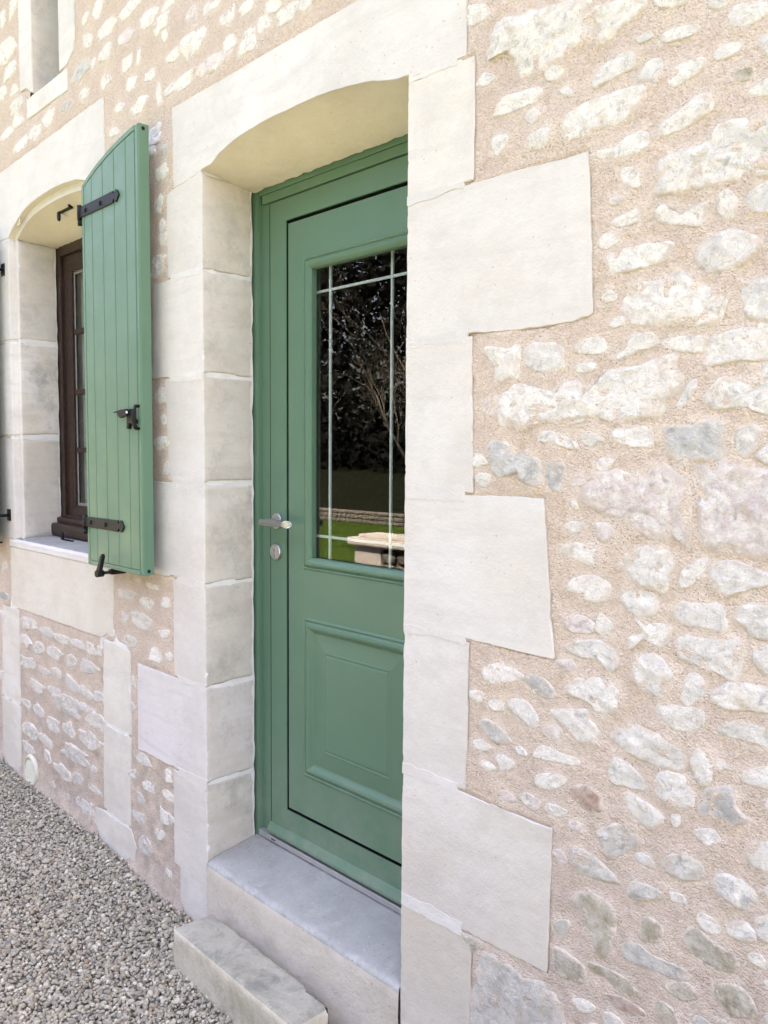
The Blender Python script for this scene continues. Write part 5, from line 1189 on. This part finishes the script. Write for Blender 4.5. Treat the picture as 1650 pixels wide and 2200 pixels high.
def pebbles():
    rng = np.random.default_rng(11)
    def ico(sub):
        bm = bmesh.new(); bmesh.ops.create_icosphere(bm, subdivisions=sub, radius=1.0); bm.verts.ensure_lookup_table()
        V = np.array([v.co[:] for v in bm.verts]); F = np.array([[v.index for v in f.verts] for f in bm.faces]); bm.free(); return V, F
    PAL = np.array([(0.36, 0.345, 0.31), (0.42, 0.405, 0.365), (0.29, 0.28, 0.255), (0.47, 0.455, 0.41), (0.33, 0.305, 0.25), (0.25, 0.245, 0.23), (0.56, 0.55, 0.51), (0.38, 0.335, 0.26), (0.30, 0.215, 0.165), (0.22, 0.19, 0.15)])
    W = np.array([0.18, 0.18, 0.14, 0.13, 0.13, 0.07, 0.07, 0.08, 0.022, 0.02]); W /= W.sum()
    Vs, Fs, Cs, off = [], [], [], 0
    def batch(x0, x1, y0, y1, pitch, sub, zj, dens=1.0):
        nonlocal off
        nx, ny = int((x1 - x0) / pitch), int((y1 - y0) / pitch)
        gx, gy = np.meshgrid(np.arange(nx), np.arange(ny)); n = nx * ny
        px = x0 + (gx.ravel() + rng.uniform(-0.1, 1.1, n)) * pitch; py = y0 + (gy.ravel() + rng.uniform(-0.1, 1.1, n)) * pitch
        keep = (rng.random(n) < dens) & (py < -0.004)
        keep &= ~((px > 0.085) & (px < 0.655) & (py > -0.165) & (py < -0.05))
        px, py = px[keep], py[keep]; n = len(px)
        B, T = ico(sub)
        r = 0.0058 * np.exp(rng.normal(0, 0.27, n)); r = np.clip(r, 0.0032, 0.0115)
        sc = np.stack([r * rng.uniform(1.0, 1.45, n), r * rng.uniform(0.85, 1.1, n), r * rng.uniform(0.6, 0.95, n)], 1)
        a, b, c = rng.uniform(0, 6.283, n), rng.normal(0, 0.45, n), rng.normal(0, 0.45, n)
        ca, sa, cb, sb, cc, sc_ = np.cos(a), np.sin(a), np.cos(b), np.sin(b), np.cos(c), np.sin(c)
        Rz = np.zeros((n, 3, 3)); Rz[:, 0, 0] = ca; Rz[:, 0, 1] = -sa; Rz[:, 1, 0] = sa; Rz[:, 1, 1] = ca; Rz[:, 2, 2] = 1
        Ry = np.zeros((n, 3, 3)); Ry[:, 0, 0] = cb; Ry[:, 0, 2] = sb; Ry[:, 2, 0] = -sb; Ry[:, 2, 2] = cb; Ry[:, 1, 1] = 1
        Rx = np.zeros((n, 3, 3)); Rx[:, 1, 1] = cc; Rx[:, 1, 2] = -sc_; Rx[:, 2, 1] = sc_; Rx[:, 2, 2] = cc; Rx[:, 0, 0] = 1
        R = Rz @ Ry @ Rx
        # angular lumps: pull the sphere towards a few random cutting planes
        P = np.repeat(B[None], n, 0)
        for k in range(4):
            d = rng.normal(size=(n, 3)); d /= np.linalg.norm(d, axis=1)[:, None]; h = rng.uniform(0.45, 0.9, n)
            q = np.einsum('nij,nj->ni', P, d) - h[:, None]; P = P - np.clip(q, 0, None)[:, :, None] * d[:, None, :]
        P = P * sc[:, None, :]; P = np.einsum('nij,nkj->nki', R, P)
        pos = np.stack([px, py, ground_z(px, py) + rng.uniform(zj[0], zj[1], n)], 1)
        low = 0.004 * fbm(np.stack([px * 3, py * 3, 0 * px], 1), 801, 2)
        pos[:, 2] += low
        P = P + pos[:, None, :]
        col = PAL[rng.choice(len(PAL), n, p=W)] * np.array([0.90, 0.85, 0.735]) * 0.95 * rng.uniform(0.68, 1.32, (n, 1)); col = np.concatenate([col, np.ones((n, 1))], 1)
        Vs.append(P.reshape(-1, 3)); Fs.append((T[None] + (np.arange(n) * len(B))[:, None, None] + off).reshape(-1, 3)); Cs.append(np.repeat(col, len(B), 0)); off += n * len(B)
    batch(-1.25, 0.45, -0.74, 0.0, 0.0082, 2, (-0.002, 0.006), 0.62)
    batch(-1.35, 0.75, -0.80, 0.0, 0.0112, 1, (-0.009, -0.003))
    batch(-2.6, -1.35, -0.75, 0.0, 0.0095, 1, (-0.003, 0.006), 0.9)
    batch(-2.6, -1.35, -0.75, 0.0, 0.0110, 1, (-0.009, -0.003))
    batch(0.45, 0.75, -0.80, 0.0, 0.0090, 1, (-0.002, 0.006), 0.7)
    batch(-1.35, -1.25, -0.80, 0.0, 0.0085, 1, (-0.002, 0.006), 0.65)
    batch(-4.6, -2.6, -1.0, 0.0, 0.0190, 1, (-0.004, 0.005))
    batch(-2.6, 2.3, -1.7, -0.74, 0.0165, 1, (-0.004, 0.004))
    batch(0.75, 2.3, -0.80, 0.0, 0.0150, 1, (-0.004, 0.004))
    o = np_mesh('gravel', np.concatenate(Vs), np.concatenate(Fs), M['pebble'], None, True, np.concatenate(Cs))
    o['kind'] = 'stuff'; o['label'] = 'loose grey and buff gravel along the foot of the house wall'
pebbles()

# ---------------------------------------------------------------- the garden that the door glass mirrors
def grass_mat():
    m = Mat('grass', 0.9, 0.15)
    c = m.mix(m.ramp(m.noise(0.8, 4, 0.6), 0.35, 0.7), (0.062, 0.125, 0.018), (0.095, 0.165, 0.034))
    c = m.mix(m.ramp(m.noise(22, 4, 0.75), 0.5, 0.75, 0, 0.6), c, (0.13, 0.16, 0.045))
    return m.out(c, None, m.bump(m.noise(45, 4, 0.7), 0.05, 0.8))
M['grass'] = grass_mat()
M['shaded_bank'] = simple('bank_in_tree_shade', (0.008, 0.011, 0.005), 0.95, 0.1, var=0.6, scale=2.5, bump=0.03, bs=14)  # the shade of the trees on the bank is put into this near-black colour
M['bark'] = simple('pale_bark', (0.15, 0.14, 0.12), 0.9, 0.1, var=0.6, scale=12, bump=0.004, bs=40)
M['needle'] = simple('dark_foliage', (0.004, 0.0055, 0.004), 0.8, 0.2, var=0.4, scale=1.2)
M['garden_stone'] = simple('garden_wall_stone', (0.17, 0.165, 0.145), 0.9, 0.2, var=0.35, scale=9, bump=0.01, bs=30)
gx, gy = np.linspace(-45, 25, 71), np.linspace(-11.35, -4.6, 20)
X, Y = np.meshgrid(gx, gy); Z = -0.262 + 0.012 * fbm(np.stack([X, Y, 0 * X], -1) * 0.8, 901, 2)
idx = np.arange(X.size).reshape(X.shape)
lw = np_mesh('lawn', np.stack([X.ravel(), Y.ravel(), Z.ravel()], 1), np.stack([idx[:-1, :-1], idx[:-1, 1:], idx[1:, 1:], idx[1:, :-1]], -1).reshape(-1, 4), M['grass'], None, True)
lw['kind'] = 'structure'
gy = np.linspace(-45, -11.3, 36); X, Y = np.meshgrid(gx, gy); Z = -0.05 + np.clip((-Y - 11.3) * 0.10, 0, 2.6) + 0.08 * fbm(np.stack([X, Y, 0 * X], -1) * 0.6, 905, 3)
idx = np.arange(X.size).reshape(X.shape)
wb = np_mesh('woodland_bank', np.stack([X.ravel(), Y.ravel(), Z.ravel()], 1), np.stack([idx[:-1, :-1], idx[:-1, 1:], idx[1:, 1:], idx[1:, :-1]], -1).reshape(-1, 4), M['shaded_bank'], None, True)
wb['kind'] = 'structure'
rng = np.random.default_rng(21)
n = 60000; px = rng.uniform(-16, 2, n); py = rng.uniform(-11.3, -4.6, n); h = rng.uniform(0.03, 0.075, n); a = rng.uniform(0, 6.28, n); w = 0.006
pz = np.full(n, -0.262)
lx, ly = rng.normal(0, 0.02, n), rng.normal(0, 0.02, n)
V = np.stack([np.stack([px - w * np.cos(a), py - w * np.sin(a), pz - 0.01], 1), np.stack([px + w * np.cos(a), py + w * np.sin(a), pz - 0.01], 1), np.stack([px + lx, py + ly, pz + h], 1)], 1).reshape(-1, 3)
g = np_mesh('grass', V, np.arange(n * 3).reshape(-1, 3), M['grass']); g['kind'] = 'stuff'; g['label'] = 'short sunlit grass mirrored in the door glass'

def garden_wall(name, x0, x1, y, zt, thick, pier, label):
    r = thing(name, label, 'garden wall', (x0, y, -0.28))
    base = -0.34
    m_ = MB(); m_.box(x0 + 0.02, x1, y - thick / 2 + 0.03, y + thick / 2 - 0.03, base, zt - 0.08); w = m_.build('wall_core', M['garden_stone'], r)
    x_s = x0 + (pier if pier else 0.0)
    if pier:
        m_ = MB(); m_.box(x0, x0 + pier, y - thick / 2 - 0.01, y + thick / 2 + 0.01, base, zt - 0.065, 0, 0.008); m_.build('end_pier', M['lime'], r)
        m_ = MB(); m_.box(x0 - 0.05, x1, y - thick / 2 - 0.06, y + thick / 2 + 0.06, zt - 0.065, zt, 0, 0.012); m_.box(x0 + 0.02, x1, y - thick / 2 + 0.02, y + thick / 2 - 0.02, zt, zt + 0.03, 0, 0.012); m_.build('capstone', M['lime'], r)
    rr = random.Random(7); z = base
    while z < zt - 0.10:
        hgt = rr.uniform(0.07, 0.12); x = x_s
        while x < x1:
            wd = rr.uniform(0.09, 0.22)
            for sd in (1,):
                mb = MB(); cx, cz = x + wd / 2, z + hgt / 2; n = 10; V = []
                for rad, dy in ((1.0, -0.03), (0.92, 0.012), (0.6, 0.03)):
                    for k in range(n):
                        a = 6.283 * k / n; ca, sa = math.cos(a), math.sin(a); q = 1 / (abs(ca) ** 3 + abs(sa) ** 3) ** (1 / 3)
                        V.append((cx + ca * q * wd * 0.47 * rad + rr.uniform(-.006, .006), y + thick / 2 - 0.012 + dy + rr.uniform(-.006, .006), cz + sa * q * hgt * 0.46 * rad + rr.uniform(-.006, .006)))
                mb.add(V, [(i * n + k, i * n + (k + 1) % n, (i + 1) * n + (k + 1) % n, (i + 1) * n + k) for i in range(2) for k in range(n)] + [tuple(2 * n + k for k in range(n))])
                mb.build('wall_stone', M['garden_stone'], w)
            x += wd
        z += hgt
garden_wall('garden_wall', -3.22, -0.6, -3.35, 0.58, 0.30, 0.34, 'low rubble wall with cream end pier and cap mirrored in the door glass')
garden_wall('retaining_wall', -13.6, -6.0, -11.2, 0.10, 0.4, 0, 'low grey stone wall behind the lawn mirrored in the door glass')

def tree(x, y, h, seed, label, spread=1.0):
    rr = random.Random(seed); r = thing('bare_tree', label, 'tree', (x, y, 0.2), 'bare trees at the end of the garden')
    trunk = MB(); crown = MB()
    def grow(p, d, L, rad, lev, mb):
        pts = [p]; rs = [rad]; k = 4 if lev < 3 else 3
        for i in range(k):
            d = (d + Vector((rr.uniform(-1, 1), rr.uniform(-1, 1), rr.uniform(-0.5, 0.9))) * (0.16 + 0.07 * lev)).normalized()
            p = p + d * L / k; pts.append(p); rs.append(rad * (1 - 0.55 * (i + 1) / k))
        mb.tube(pts, rad, 6 if lev < 2 else 3, 0, False, rs)
        if lev < 5:
            for c in range(rr.randint(2, 4) if lev else 7):
                t = rr.uniform(0.35, 1.0); q = pts[min(k, int(t * k))]; s = rs[min(k, int(t * k))]
                nd = (d + Vector((rr.uniform(-1, 1), rr.uniform(-1, 1), rr.uniform(-0.35, 0.6))) * 0.95 * spread).normalized()
                grow(q, nd, L * rr.uniform(0.5, 0.78), s * 0.62, lev + 1, crown)
    grow(Vector((x, y, 0.0)), Vector((rr.uniform(-.1, .1), rr.uniform(-.1, .1), 1)), h * 0.42, h * 0.0075, 0, trunk)
    trunk.build('trunk', M['bark'], r, recalc=False); crown.build('crown', M['bark'], r, recalc=False)
for i, (x, y, h, lb) in enumerate(((-14.5, -16.0, 11.0, 'tall bare tree behind the retaining wall, mirrored in the door glass'), (-6.2, -15.5, 10.0, 'bare tree on the bank to the right of the lawn, mirrored in the door glass'))): tree(x, y, h, 40 + i, lb)
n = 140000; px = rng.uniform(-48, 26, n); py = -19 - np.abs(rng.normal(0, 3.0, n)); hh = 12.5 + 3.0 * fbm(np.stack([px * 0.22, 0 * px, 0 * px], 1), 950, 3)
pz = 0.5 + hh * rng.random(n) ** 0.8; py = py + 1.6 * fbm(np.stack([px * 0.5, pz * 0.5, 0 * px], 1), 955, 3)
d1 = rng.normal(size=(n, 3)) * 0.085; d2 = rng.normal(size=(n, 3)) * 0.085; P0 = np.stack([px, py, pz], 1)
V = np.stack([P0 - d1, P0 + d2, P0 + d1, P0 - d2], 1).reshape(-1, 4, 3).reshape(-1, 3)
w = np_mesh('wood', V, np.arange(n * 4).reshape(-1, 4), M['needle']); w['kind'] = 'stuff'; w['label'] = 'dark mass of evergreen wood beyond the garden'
